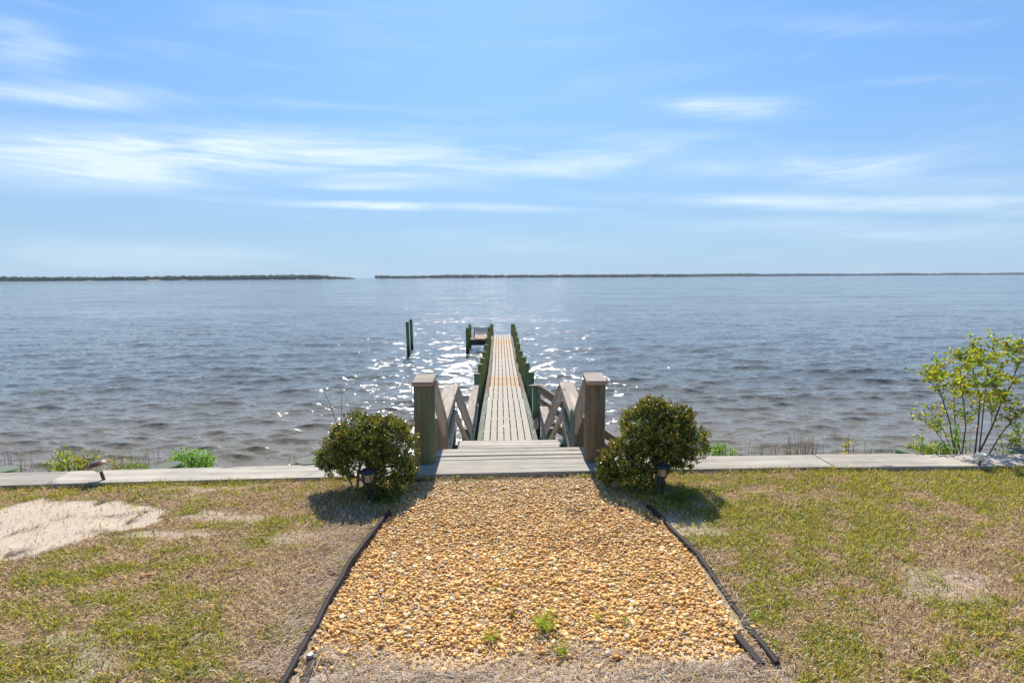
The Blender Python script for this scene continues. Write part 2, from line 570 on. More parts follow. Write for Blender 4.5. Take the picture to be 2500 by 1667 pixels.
# ------------------------------------------------------------------ ground
def ground_mat():
    m, N = mat('lawn_soil')
    pos = N.n('ShaderNodeNewGeometry').outputs['Position']
    a = N.n('ShaderNodeAttribute', attribute_name='tint').outputs['Color']
    s = N.n('ShaderNodeSeparateColor', {0: a})
    sandc = N.mix(N.noise(pos, 5, 6, .6), (.47, .37, .275), (.57, .46, .36))
    sandc = N.mix(N.mapr(N.noise(pos, 55, 3, .7), .45, .7, 0, .4), sandc, (.36, .27, .20))
    v = N.n('ShaderNodeMapping', {0: pos, 'Scale': (18, 40, 20), 'Rotation': (0, 0, .5)}).outputs[0]
    th = N.noise(v, 1.6, 6, .72, dist=1.2)
    thatch = N.ramp(th, [(.3, (.09, .055, .03)), (.46, (.26, .17, .10)), (.58, (.42, .295, .18)), (.72, (.56, .43, .29))])
    grn = N.ramp(N.noise(v, 2.0, 5, .7), [(.3, (.05, .06, .012)), (.5, (.13, .15, .03)), (.7, (.26, .27, .07))])
    c = N.mix(N.m('MULTIPLY', s.outputs[1], .75), thatch, grn)
    k = N.m('ADD', s.outputs[0], N.m('MULTIPLY', N.m('SUBTRACT', th, .5), 1.1))
    c = N.mix(N.mapr(k, .38, .62), c, sandc)
    bedc = N.mix(N.noise(pos, 40, 4, .7), (.50, .35, .19), (.74, .58, .37))
    c = N.mix(s.outputs[2], c, bedc)
    h = N.m('ADD', N.m('MULTIPLY', th, N.m('SUBTRACT', 1.15, s.outputs[0])), N.m('MULTIPLY', N.noise(pos, 60, 3), .25))
    finish(N, c, .95, bump=h, bstr=.8, bdist=.02, spec=.15)
    return m


xs = np.concatenate([[-60, -40, -25, -16, -11], np.arange(-8.5, 8.51, .05), [11, 16, 25, 40, 60]])
tt = np.concatenate([np.array([-60, -40, -25, -14, -8, -4, -1.5]), np.arange(0.5, 6.05, .045)])
X, T = np.meshgrid(xs, tt)
# rows run from behind the camera up to the timber cap
Y = np.where(T < .5, T, .5 + (T - .5) / (tt[-1] - .5) * (capy(X) + .03 - .5))
Z = groundz(X, Y)
cols = np.stack([sandf(X, Y), greenf(X, Y), inpoly(X, Y, BED).astype(float)], -1)
ny, nx = X.shape
idx = np.arange(ny * nx).reshape(ny, nx)
F = np.stack([idx[:-1, :-1], idx[:-1, 1:], idx[1:, 1:], idx[1:, :-1]], -1).reshape(-1, 4)
g = link('ground', npmesh('ground', np.stack([X, Y, Z], -1).reshape(-1, 3), F, ground_mat(), cols.reshape(-1, 3), True))
tag(g, 'patchy sandy lawn soil between the camera and the timber bulkhead', kind='structure')

# bank sloping down behind the bulkhead to the lake bed
bk_x = np.linspace(-60, 60, 200)
prof = [(.42, -.05), (.9, -.35), (2.0, -1.2), (4.0, -2.5), (7.0, -3.3), (12, -3.6), (30, -4.2), (120, -5)]
BV, BF = [], []
for j, (dy, z) in enumerate(prof):
    for i, x in enumerate(bk_x):
        BV.append((x, capy(x) + dy + (.3 * math.sin(x * 1.3 + j) if j > 1 else 0), z + (.08 * math.sin(x * 2.1 + j * 2) if 0 < j < 5 else 0)))
n_ = len(bk_x)
for j in range(len(prof) - 1):
    for i in range(n_ - 1):
        BF.append((j * n_ + i, j * n_ + i + 1, (j + 1) * n_ + i + 1, (j + 1) * n_ + i))
m_, N_ = mat('bank_soil')
f_ = N_.noise(N_.n('ShaderNodeNewGeometry').outputs['Position'], 4, 6, .65)
finish(N_, N_.ramp(f_, [(.3, (.06, .05, .025)), (.5, (.12, .10, .05)), (.7, (.20, .15, .09))]), .95, bump=f_, bstr=1, bdist=.05, spec=.1)
tag(link('shore_bank', npmesh('shore_bank', BV, BF, m_, None, True)), 'overgrown bank falling from the bulkhead to the water', kind='structure')

# ------------------------------------------------------------------ water
rows = [7.0]
while rows[-1] < 7000:
    y = rows[-1]
    rows.append(y + max(.045, y * y / 7700 * 1.15 if y < 700 else y * .105))
rows = np.array(rows)
ncol = 540
u = np.linspace(-1, 1, ncol)
Yw = np.repeat(rows[:, None], ncol, 1)
half = rows * 1.25 + 6
half = np.where(rows > 3000, half * 1.5, half)
Xw = u[None, :] * half[:, None]
dy = np.gradient(rows)[:, None]
dx = (half * 2 / ncol)[:, None]
wr = np.random.default_rng(5)
Hh = np.zeros_like(Xw)
DX = np.zeros_like(Xw)
DY = np.zeros_like(Xw)
near = rows < 700
NW = 72
lam = np.exp(np.linspace(math.log(.42), math.log(5.2), NW))
grp = .7 + .6 * fbm(Xw[near] * .07, Yw[near] * .11, 70, 3)
for i, L in enumerate(lam):
    th = wr.normal(0.10, .40 if L < 1.8 else .26)
    kx, ky = math.sin(th), -math.cos(th)
    k = 2 * math.pi / L
    a = .0062 * L ** .85 * (1.2 if L < 1.1 else 1.0 if L < 1.8 else .8 if L < 2.8 else .55)
    ph = wr.random() * 6.28
    att = np.clip(1.6 - 3.2 * np.maximum(dy[near] * abs(ky), dx[near] * abs(kx) * 1.2) / L, 0, 1)
    mod = .55 + .9 * vnoise(Xw[near] / (L * 5) + i * 7.7, Yw[near] / (L * 2.6) + i * 3.1, 200 + i)
    arg = k * (kx * Xw[near] + ky * Yw[near]) + ph
    A = a * att * mod * grp
    Hh[near] += A * np.sin(arg)
    DX[near] += A * kx * np.cos(arg)
    DY[near] += A * ky * np.cos(arg)
Vw = np.stack([Xw + DX * .9, Yw + DY * .9, WATER_Z + Hh], -1).reshape(-1, 3)
idx = np.arange(Xw.size).reshape(Xw.shape)
F = np.stack([idx[:-1, :-1], idx[:-1, 1:], idx[1:, 1:], idx[1:, :-1]], -1).reshape(-1, 4)


def water_mat():
    m, N = mat('lake_water')
    geo = N.n('ShaderNodeNewGeometry')
    pos, nor = geo.outputs['Position'], geo.outputs['Normal']
    sx = N.n('ShaderNodeSeparateXYZ', {0: pos})

    def layer(scale, detail, amp, rotz, rough=.6):
        v = N.n('ShaderNodeMapping', {0: pos, 'Scale': scale, 'Rotation': (0, 0, rotz)}).outputs[0]
        c = N.n('ShaderNodeTexNoise', {'Vector': v, 'Scale': 1.0, 'Detail': detail, 'Roughness': rough}).outputs['Color']
        c = N.n('ShaderNodeVectorMath', {0: c, 1: (.5, .5, .5)}, operation='SUBTRACT').outputs[0]
        return N.n('ShaderNodeVectorMath', {0: c, 1: amp}, operation='MULTIPLY').outputs[0]
    a = layer((2.6, 8.5, 1), 6, (1.1, 1.75, 0), .12, .74)
    # where the sheet no longer carries the waves themselves their slopes are kept as relief
    b = layer((.7, 2.4, 1), 5, (.9, 1.3, 0), .08, .7)
    a2 = layer((8, 24, 1), 3, (.6, .85, 0), .2)
    g2 = layer((.045, .16, 1), 6, (.8, 1.45, 0), .05, .78)
    far = N.mapr(sx.outputs[1], 18, 60, .3, 1)
    g2 = N.n('ShaderNodeVectorMath', {0: g2, 3: N.mapr(sx.outputs[1], 35, 160, 0, 1)}, operation='SCALE').outputs[0]
    b = N.n('ShaderNodeVectorMath', {0: b, 3: far}, operation='SCALE').outputs[0]
    s = N.n('ShaderNodeVectorMath', {0: a, 1: b}, operation='ADD').outputs[0]
    s = N.n('ShaderNodeVectorMath', {0: s, 1: g2}, operation='ADD').outputs[0]
    s = N.n('ShaderNodeVectorMath', {0: s, 1: a2}, operation='ADD').outputs[0]
    s = N.n('ShaderNodeVectorMath', {0: s, 1: nor}, operation='ADD').outputs[0]
    nn = N.n('ShaderNodeVectorMath', {0: s}, operation='NORMALIZE').outputs[0]
    murk = N.noise(pos, .25, 3)
    shal = N.mapr(N.m('ADD', sx.outputs[1], N.m('MULTIPLY', murk, 6)), 14, 34, 1, 0)
    c = N.mix(shal, (.140, .145, .132), (.225, .180, .115))
    finish(N, c, .07, spec=.5, ior=1.333, normal=nn)
    return m


w = link('water', npmesh('water', Vw, F, water_mat(), None, True))
tag(w, 'choppy grey blue lake stretching to the far shore', kind='structure')

# ------------------------------------------------------------------ far shore
def far_woods(name, pts, label, hgt, col):
    """pts: seen shoreline points at water level; trees stand in several rows behind it"""
    r = np.random.default_rng(len(name) + int(hgt * 10) + len(pts))
    ico = bmesh.new()
    bmesh.ops.create_icosphere(ico, subdivisions=1, radius=1)
    iv = np.array([v.co[:] for v in ico.verts])
    jf = np.array([[v.index for v in f.verts] for f in ico.faces])
    ico.free()
    V, Fc, Cc = [], [], []
    nb = 0
    for (x0, y0), (x1, y1) in zip(pts[:-1], pts[1:]):
        L = math.hypot(x1 - x0, y1 - y0)
        n = int(L / 3.2)
        for k in range(n):
            t = r.random()
            back = r.random() ** 1.5 * 70
            px_, py_ = x0 + (x1 - x0) * t, y0 + (y1 - y0) * t + back
            big = float(vnoise(np.array([px_ / 260.]), np.array([.5]), 31)[0])
            h = hgt * (.62 + .38 * big + .22 * (r.random() - .5))
            h *= min(1, .35 + min(math.hypot(px_ - pts[-1][0], py_ - back - pts[-1][1]), 1e9) / 260)
            rx, rz = hgt * (.45 + .45 * r.random()), h * .5
            v = iv * [rx, rx, rz * (1 + .12 * r.random())] + [px_, py_, WATER_Z + h * .50]
            v = v + r.normal(0, hgt * .03, v.shape)
            V.append(v)
            Fc.append(jf + nb)
            nb += len(v)
            Cc.append(np.repeat([np.array(col) * (.65 + .8 * r.random())], len(v), 0))
    me = npmesh(name, np.concatenate(V), np.concatenate(Fc), M['far_leaf'], np.concatenate(Cc), False)
    return tag(link(name, me), label, 'woods', kind='stuff')


M['far_leaf'] = tinted('far_foliage', .95, 0, .05)
shoreL = [(-3100, 1650), (-1500, 1750), (-980, 1950), (-625, 2350)]
shoreM = [(-690, 3050), (0, 3150), (600, 3250), (1180, 3300)]
shoreR = [(950, 4100), (2100, 4500), (3500, 4900), (5200, 5100)]
far_woods('wooded_shore', shoreL, 'nearest strip of wooded shore along the horizon on the left', 18, (.060, .085, .035))
far_woods('wooded_shore', shoreM, 'wooded shore on the horizon straight beyond the end of the pier', 20, (.055, .075, .035))
far_woods('wooded_shore', shoreR, 'faintest low wooded shore on the horizon at the right', 23, (.055, .075, .04))


def beach(pts, dz, label):
    V, Fc = [], []
    for i, (x, y) in enumerate(pts):
        V += [(x, y - 12, WATER_Z - .5), (x, y - 2, WATER_Z + 1.0 + dz), (x, y + 110, WATER_Z + 2.5 + dz)]
        if i:
            b = 3 * i
            Fc += [(b - 3, b, b + 1, b - 2), (b - 2, b + 1, b + 2, b - 1)]
    tag(link('far_shore', npmesh('far_shore', V, Fc, plain('pale_sand', (.50, .45, .36), .9, .1), None)), label, kind='structure')


beach(shoreL, .4, 'thin pale beach under the left wooded shore')
beach(shoreM, 0, 'thin pale beach under the middle wooded shore')
beach(shoreR, 0, 'thin pale beach under the right wooded shore')
for x, y, w_, lab in ((-160, 3128, 16, 'tiny white house on the far shore left of the pier end'), (820, 3262, 22, 'tiny white roofed house on the far shore right of the pier')):
    h = thing('far_house', (x, y, WATER_Z + 1.6), lab, 'house')
    MB().box(x - w_ / 2, x + w_ / 2, y - 4, y + 5, WATER_Z + 1.2, WATER_Z + 5.5).build('wall', M['white_pvc'], h)
    q = MB()
    q.add([(x - w_ / 2 - 1, y - 5, WATER_Z + 5.5), (x + w_ / 2 + 1, y - 5, WATER_Z + 5.5), (x + w_ / 2 + 1, y + 6, WATER_Z + 5.5), (x - w_ / 2 - 1, y + 6, WATER_Z + 5.5),
           (x - w_ / 2 + 3, y + .5, WATER_Z + 9), (x + w_ / 2 - 3, y + .5, WATER_Z + 9)],
          [(0, 1, 5, 4), (1, 2, 5), (2, 3, 4, 5), (3, 0, 4), (0, 3, 2, 1)])
    q.build('roof', plain('pale_roof', (.6, .6, .6), .7), h)


# ------------------------------------------------------------------ timber pieces
def board(name, p0, p1, width, thick, material, parent, up=(0, 0, 1), bev=.004):
    """a plank from p0 to p1 (centre line of its top face); width across, thick downwards"""
    p0, p1 = Vector(p0), Vector(p1)
    xa = (p1 - p0)
    L = xa.length
    xa.normalize()
    ya = Vector(up).cross(xa).normalized()
    za = xa.cross(ya)
    Mx = Matrix((xa, ya, za)).transposed().to_4x4()
    Mx.translation = p0
    j = lambda s=.0015: random.uniform(-s, s)
    b = MB().add([(0 + j(), -width / 2 + j(), -thick), (L + j(), -width / 2 + j(), -thick), (L + j(), width / 2 + j(), -thick), (j(), width / 2 + j(), -thick),
                  (j(), -width / 2 + j(), j()), (L + j(), -width / 2 + j(), j()), (L + j(), width / 2 + j(), j()), (j(), width / 2 + j(), j())],
                 [(0, 3, 2, 1), (4, 5, 6, 7), (0, 1, 5, 4), (1, 2, 6, 5), (2, 3, 7, 6), (3, 0, 4, 7)])
    return b.build(name, material, parent, Mx, bevel=bev)


def post(name, x, y, z0, z1, r, material, parent, n=16, top=True, lean=(0, 0)):
    Mx = Matrix.Translation((x, y, z0))
    h = z1 - z0
    b = MB()
    vs, fs = [], []
    rings = [(0, 1.0), (h * .33, .99), (h * .66, 1.0), (h - .012, .97), (h, .90)]
    for zi, k in rings:
        for q in range(n):
            th = 2 * math.pi * q / n
            rr = r * k * (1 + .02 * math.sin(3 * th + x * 9) + random.uniform(-.01, .01))
            vs.append((rr * math.cos(th) + lean[0] * zi / h, rr * math.sin(th) + lean[1] * zi / h, zi))
    for i in range(len(rings) - 1):
        for q in range(n):
            q2 = (q + 1) % n
            fs.append((i * n + q, i * n + q2, (i + 1) * n + q2, (i + 1) * n + q))
    fs.append(tuple((len(rings) - 1) * n + q for q in range(n)))
    b.add(vs, fs)
    me = b.mesh(name, material, True)
    if top:
        me.materials.append(M['pile_top'])
        me.polygons[len(me.polygons) - 1].material_index = 1
    return link(name, me, parent, Mx)


# ------------------------------------------------------------------ bulkhead
bh = thing('bulkhead', (0, 6.6, -.1), 'long timber bulkhead with pale weathered cap boards along the water side of the lawn', 'bulkhead')


def cap_piece(P, z, th=.05):
    """cap board cut to a four-cornered plan P (front a, front b, back b, back a)"""
    o = Vector((P[0][0], P[0][1], z))
    ang = math.atan2(P[1][1] - P[0][1], P[1][0] - P[0][0])
    Mx = Matrix.Translation(o) @ Matrix.Rotation(ang, 4, 'Z')
    Mi = Mx.inverted()
    q = [Mi @ Vector((a, b, z)) for a, b in P]
    MB().add([(v.x, v.y, -th) for v in q] + [(v.x, v.y, 0) for v in q],
             [(0, 3, 2, 1), (4, 5, 6, 7), (0, 1, 5, 4), (1, 2, 6, 5), (2, 3, 7, 6), (3, 0, 4, 7)]).build('cap_board', M['cap'], bh, Mx, bevel=.006)


cap_piece([(-10.5, 6.08), (-5.246, 6.342), (-5.296, 6.79), (-10.5, 6.60)], .040)
cap_piece([(-5.236, 6.342), (-1.12, 6.53), (-1.12, 7.01), (-5.286, 6.79)], .046)
cap_piece([(1.27, 6.640), (3.98, 6.705), (3.98, 7.19), (1.27, 7.15)], .040)
cap_piece([(3.99, 6.67), (5.30, 6.685), (5.30, 7.19), (3.99, 7.19)], .044)
cap_piece([(5.31, 6.69), (12.5, 6.73), (12.5, 7.14), (5.31, 7.15)], .040)
for x0, x1 in ((-60, -10.6), (12.6, 60)):
    y0, y1 = float(capy(x0)), float(capy(x1))
    cap_piece([(x0, y0), (x1, y1), (x1, y1 + .45), (x0, y0 + .45)], .04)
for x0, x1 in ((-60, -5), (-5, -1.1), (-1.1, 1.25), (1.25, 6.3), (6.3, 60)):
    y0, y1 = float(capy(x0)) + .07, float(capy(x1)) + .07
    board('sheathing', (x0, y0, -.012), (x1, y1, -.012), .07, 3.3, M['board'], bh)
    board('wale', (x0, y0 + .34, -.03), (x1, y1 + .34, -.03), .10, .22, M['board'], bh)
# piling heads standing just behind the cap
for px, py, rr, zt, tx, ty in ((403, 1136, .185, .10, .12, .03), (757, 1122, .175, .11, .0, .02), (3, 1145, .16, .12, 0, 0), (2222, 1100, .165, .12, -.10, .02),
                               (2493, 1100, .15, .12, 0, 0)):
    _x = gp(px, py, zt).x * 1.06
    _y = float(capy(_x)) + .47 + rr * .8
    c = yp(px, py, _y)
    n = 20
    vs = [(rr * math.cos(2 * math.pi * k / n), rr * math.sin(2 * math.pi * k / n), -1.8) for k in range(n)]
    for s_, dz in ((1.0, -.012), (.94, 0)):
        for k in range(n):
            a = 2 * math.pi * k / n
            x_, y_ = rr * s_ * math.cos(a), rr * s_ * math.sin(a)
            vs.append((x_, y_, dz + x_ * tx + y_ * ty))
    fs = []
    for i in range(2):
        for k in range(n):
            k2 = (k + 1) % n
            fs.append((i * n + k, i * n + k2, (i + 1) * n + k2, (i + 1) * n + k))
    fs.append(tuple(2 * n + k for k in range(n)))
    me = MB().add(vs, fs).mesh('piling', M['pile_green'], True)
    me.materials.append(M['edge_board'])
    me.polygons[len(me.polygons) - 1].material_index = 1
    link('piling', me, bh, Matrix.Translation(c))

# ------------------------------------------------------------------ stairs with zigzag handrails
st = thing('wooden_stairs', (0, 7.5, 0), 'grey wooden steps with zigzag handrails and round end posts leading down to the pier', 'stairs')
# wide front tread and the platform boards
board('tread', (-1.08, 6.79, .045), (1.235, 6.885, .045), .50, .045, M['plank'], st)
board('tread', (-.96, 7.125, .046), (1.19, 7.19, .052), .125, .04, M['plank'], st)
board('tread', (-.93, 7.27, .060), (1.075, 7.325, .060), .135, .045, M['plank'], st)
board('tread', (-.915, 7.42, .060), (1.06, 7.475, .060), .14, .045, M['plank'], st)
board('riser', (-1.08, 6.545, .0), (1.235, 6.64, .0), .04, .12, M['board'], st)
# end blocks beside the treads
board('tread', (1.10, 7.43, .020), (1.24, 7.60, .020), .10, .04, M['plank'], st)
board('tread', (-1.06, 7.30, .010), (-.96, 7.42, .010), .10, .04, M['plank'], st)
# upper flight
for k in range(3):
    y = 7.68 + k * .26
    z = .04 - (k + 1) * .16
    board('tread', (-.88, y, z), (1.0, y + .02, z), .245, .04, M['plank'], st)
# landing
for k in range(11):
    y = 8.47 + k * .155
    board('landing_board', (-.86 + .02 * (k % 2), y, -.58), (.95 - .015 * (k % 3), y + .02, -.58), .148, .04, M['plank'], st)
board('joist', (-.80, 8.4, -.63), (-.80, 10.1, -.63), .05, .2, M['board'], st)
board('joist', (.90, 8.4, -.63), (.90, 10.1, -.63), .05, .2, M['board'], st)
# lower flight
nst = 9
for k in range(nst):
    y = 10.35 + k * .44
    z = -.58 - (k + 1) * (1.62 / nst)
    board('tread', (-.84, y, z), (.94, y + .02, z), .40, .04, M['plank'], st)
for sx in (-.90, 1.0):
    board('stringer', (sx, 7.55, -.06), (sx, 8.45, -.66), .05, .26, M['board'], st)
    board('stringer', (sx, 10.1, -.66), (sx, 14.5, -2.32), .05, .28, M['edge_board'], st)

XL, XR = -.885, .985           # inner faces of the two rails
for side, x in ((-1, XL), (1, XR)):
    s_ = side
    # big round end post with a cap block
    pc = (-1.02, 7.02) if side < 0 else (1.11, 7.06)
    r_ = .133
    post('end_post', pc[0], pc[1], -1.2, 1.052, r_, M['post' if side < 0 else 'post_brown'], st, 22, top=False)
    cz = 1.095
    A0 = Vector((x, 7.05, 1.075))
    P = dict(a=Vector((x, 8.25, .285)), b=Vector((x, 10.25, .42 if side < 0 else .45)), c=Vector((x, 14.35, -1.40)), d=Vector((x, 17.9 if side < 0 else 16.2, -1.05 if side < 0 else -1.36)))
    # cap block: slightly hipped timber over the post
    w0 = .27
    bx0, bx1 = (pc[0] - .124, pc[0] + .128) if side < 0 else (pc[0] - .128, pc[0] + .124)
    MB().add([(bx0, 6.87, 1.036), (bx1, 6.87, 1.036), (bx1, 7.26, 1.07), (bx0, 7.26, 1.07),
              (bx0, 6.87, 1.085), (bx1, 6.87, 1.085), (bx1, 7.26, 1.125), (bx0, 7.26, 1.125)],
             [(0, 3, 2, 1), (4, 5, 6, 7), (0, 1, 5, 4), (1, 2, 6, 5), (2, 3, 7, 6), (3, 0, 4, 7)]).build('post_cap', M['rail'], st, bevel=.006)
    # inclined and level rails: a flat cap over an upright side board
    capw, cth = .19, .04

    def rail(p, q, w=capw, side_h=.18, off=None, mt='rail'):
        o = off if off is not None else s_ * (w / 2 - .02)
        board('rail_cap', p + Vector((o, 0, 0)), q + Vector((o, 0, 0)), w, cth, M[mt], st)
        dz = Vector((s_ * .02, 0, -cth - .001))
        board('rail_side', p + dz, q + dz, .038, side_h, M[mt], st)
    rail(Vector((x, 7.13, 1.065)), P['a'] + Vector((0, 0, .0)), w=.10, side_h=.24)
    rail(P['a'] + Vector((0, .03, 0)), P['b'], w=.25, side_h=.17)
    rail(P['b'] + Vector((0, .04, -.005)), P['c'], w=.10, side_h=.26)
    rail(P['c'] + Vector((0, .05, 0)), P['d'], w=.23, side_h=.15)
    # posts under the knees
    post('rail_post', x + s_ * .12, 9.95, -2.9, P['b'].z - .05, .105, M['pile_green'], st, 16)
    post('rail_post', x + s_ * .13, 14.2, -3.6, -1.45, .12, M['pile_green'], st, 16)
    post('rail_post', x + s_ * .12, P['d'].y - .1, -3.6, P['d'].z - .05, .10, M['pile_green'], st, 14)
    # square board posts at the first knee
    board('board_post', (x + s_ * .10, 8.28, -.9), (x + s_ * .10, 8.28, .26), .24, .05, M['board'], st, up=(0, -1, 0))
    board('board_post', (x + s_ * .19, 7.66, -.9), (x + s_ * .19, 7.66, .70), .05, .09, M['board'], st, up=(0, -1, 0))
    # middle rails
    board('middle_rail', (x + s_ * .02, 8.35, -.42), (x + s_ * .02, 9.95, .02), .05, .12, M['rail'], st)
    board('middle_rail', (x + s_ * .02, 10.05, -.02), (x + s_ * .02, 14.2, -1.95), .05, .14, M['rail'], st)
    board('middle_rail', (x + s_ * .02, 14.3, -1.93), (x + s_ * .02, P['d'].y - .1, -1.62), .05, .14, M['rail'], st)
# green lichened stringer board standing against the right knee
gb = board('lichened_board', (1.005, 8.10, -.60), (1.005, 8.02, .42), .05, .20, M['edge_board'], st, up=(.25, -1, 0))
gb['label'] = 'pale green lichened upright board'

# ------------------------------------------------------------------ pier
pier = thing('pier', (0, 14.6, -2.2), 'long narrow fishing pier with slotted beige deck panels and rows of round pilings', 'pier')
DZ = -2.2


def pcx(y):
    return .03 - (y - 15.6) * .0108


def slotted(L, Wd, nslots, rows_, gap=.028, th=.035, end=.07, mid=.055):
    """slotted plastic deck panel lying on x (across) and y (along), origin at its near edge"""
    b = MB()
    sw = (Wd - nslots * gap) / (nslots + 1)
    xs_ = [-Wd / 2]
    for k in range(nslots):
        x = -Wd / 2 + (k + 1) * sw + k * gap
        xs_ += [x, x + gap]
    xs_.append(Wd / 2)
    for k in range(nslots + 1):
        b.box(xs_[2 * k], xs_[2 * k + 1], .004, L - .004, -th, 0)
    seg = (L - 2 * end - (rows_ - 1) * mid) / rows_
    for k in range(nslots):
        for (y0, y1) in [(.004, end)] + [(end + (i + 1) * seg + i * mid, end + (i + 1) * seg + (i + 1) * mid) for i in range(rows_ - 1)] + [(L - end, L - .004)]:
            b.box(xs_[2 * k + 1], xs_[2 * k + 2], y0, y1, -th, -.0005)
    return b


seams = [12.6, 15.35, 18.15, 21.15, 23.65, 26.15, 28.55, 31.8, 35.3, 38.6, 41.9, 45.25]
for i, (a, b) in enumerate(zip(seams[:-1], seams[1:])):
    hw = [.68, .68, .67, .64, .61, .60, .60, .61, .62, .62, .63][i]
    cm = 'deck_s' if i in (4, 9) else ('deck_m' if i in (7, 8) else 'deck')
    me = slotted(b - a - .006, hw * 2, 6, 2).mesh('deck_panel', M[cm])
    Mx = Matrix.Translation((pcx(a), a, DZ)) @ Matrix.Rotation(.0108, 4, 'Z')
    o = link('deck_panel', me, pier, Mx)
    if cm != 'deck':
        o['label'] = 'rust stained deck panel' if cm == 'deck_s' else 'faintly stained deck panel'
for s_ in (-1, 1):
    ed = [14.3, 18.6, 22.3, 27.0, 31.6, 36.4, 41.0, 45.25]
    hws = [.70, .69, .65, .615, .62, .63, .635, .64]
    for i, (a, b) in enumerate(zip(ed[:-1], ed[1:])):
        wd = .15
        board('edge_board', (pcx(a) + s_ * (hws[i] + wd / 2 + .005), a, DZ + .012), (pcx(b) + s_ * (hws[i + 1] + wd / 2 + .005), b - .006, DZ + .012), wd, .05,
              M['edge_board' if a < 22 else 'edge_brown'], pier)
        board('stringer', (pcx(a) + s_ * (hws[i] - .08), a, DZ - .05), (pcx(b) + s_ * (hws[i + 1] - .08), b, DZ - .05), .06, .22, M['dark_wood'], pier)
        for yb in (a + .25, (a + b) / 2, b - .25):
            hwb = float(np.interp(yb, ed, hws))
            MB().lathe([(.001, .006), (.018, .005), (.02, 0)], 8).build('bolt', M['nail'], pier, Matrix.Translation((pcx(yb) + s_ * (hwb + .075), yb, DZ + .0125)))
for k in range(25):
    y = 14.6 + k * 1.27
    board('joist', (pcx(y) - .62, y, DZ - .04), (pcx(y) + .62, y, DZ - .04), .05, .16, M['dark_wood'], pier)
piles_r = [21.4, 23.8, 25.8, 27.7, 30.9, 34.2, 37.6, 40.7, 43.9]
off_r = [.97, .93, .88, .81, .80, .84, .85, .86, .87]
piles_l = [21.3, 23.5, 25.5, 27.5, 30.6, 33.9, 37.3, 40.4]
off_l = [1.05, 1.0, .97, .93, .93, .93, .93, .93]
for i, (y, of) in enumerate(zip(piles_r, off_r)):
    post('piling', pcx(y) + of, y, -4.6, -1.22 - .02 * (i % 3), [.125, .12, .12, .115][i % 4], M['pile_green' if i < 2 else 'pile_moss'], pier, 14)
for i, (y, of) in enumerate(zip(piles_l, off_l)):
    post('piling', pcx(y) - of, y, -4.6, -1.25 + .02 * (i % 2), [.125, .12, .12, .115][i % 4], M['pile_green' if i < 1 else 'pile_moss'], pier, 14)
for y in piles_r:
    board('cross_beam', (pcx(y) - 1.05, y + .16, DZ - .28), (pcx(y) + 1.0, y + .16, DZ - .28), .05, .2, M['dark_wood'], pier)
# end pilings, taller
for x, y, zt in ((pcx(45) - .80, 45.2, -1.34), (pcx(45) + .80, 45.2, -1.34), (-2.86, 45.4, -1.36), (-2.77, 41.2, -1.29), (pcx(43) - .95, 43.2, -1.36)):
    post('piling', x, y, -4.6, zt, .125, M['pile_moss'], pier, 12)
# side platform with slotted boards at the end
px0, px1 = -2.66, -1.02
PW = px1 - px0
for i, x in enumerate(np.arange(9)):
    xa_ = px0 + (i + .5) * PW / 9
    o = board('platform_board', (xa_, 41.9, DZ + .005), (xa_, 45.3, DZ + .005), PW / 9 - .035, .035, M['deck_s' if 1 < i < 8 else 'edge_brown' if i == 0 else 'deck'], pier)
board('platform_beam', (px0 - .05, 41.82, DZ + .0), (px1 + .1, 41.82, DZ + .0), .05, .10, M['edge_brown'], pier)
board('platform_beam', (px0 - .05, 42.0, DZ - .12), (px1 + .1, 42.0, DZ - .12), .10, .32, M['dark_wood'], pier)
board('platform_beam', (px0 - .05, 45.0, DZ - .05), (px1 + .1, 45.0, DZ - .05), .10, .25, M['dark_wood'], pier)
board('platform_rail', (-2.95, 45.25, -1.60), (pcx(45) - .80, 45.25, -1.60), .14, .05, M['edge_brown'], pier)

# white pipe lights on the end pilings
for i, (x, lab) in enumerate(((-2.86, 'white pipe light holder on the outer corner piling of the side platform'), (pcx(45) - .95, 'white pipe light holder on the piling between bench and pier end'),
                              (pcx(45) + .80, 'white pipe light holder on the right end piling of the pier'))):
    t = thing('pipe_light', (x, 45.0, -1.4), lab, 'light holder')
    y = 45.03 if i != 1 else 45.1
    MB().tube([(x, y - .02 if i != 1 else y, -1.60), (x, y - .02 if i != 1 else y, -1.22)], .03 if i != 1 else .05, 8).build('pipe', M['white_pvc'], t, smooth=True)
    MB().tube([(x, y - .02 if i != 1 else y, -1.22), (x, y - .02 if i != 1 else y, -1.0)], .008, 6).build('rod', M['metal_cap'], t)

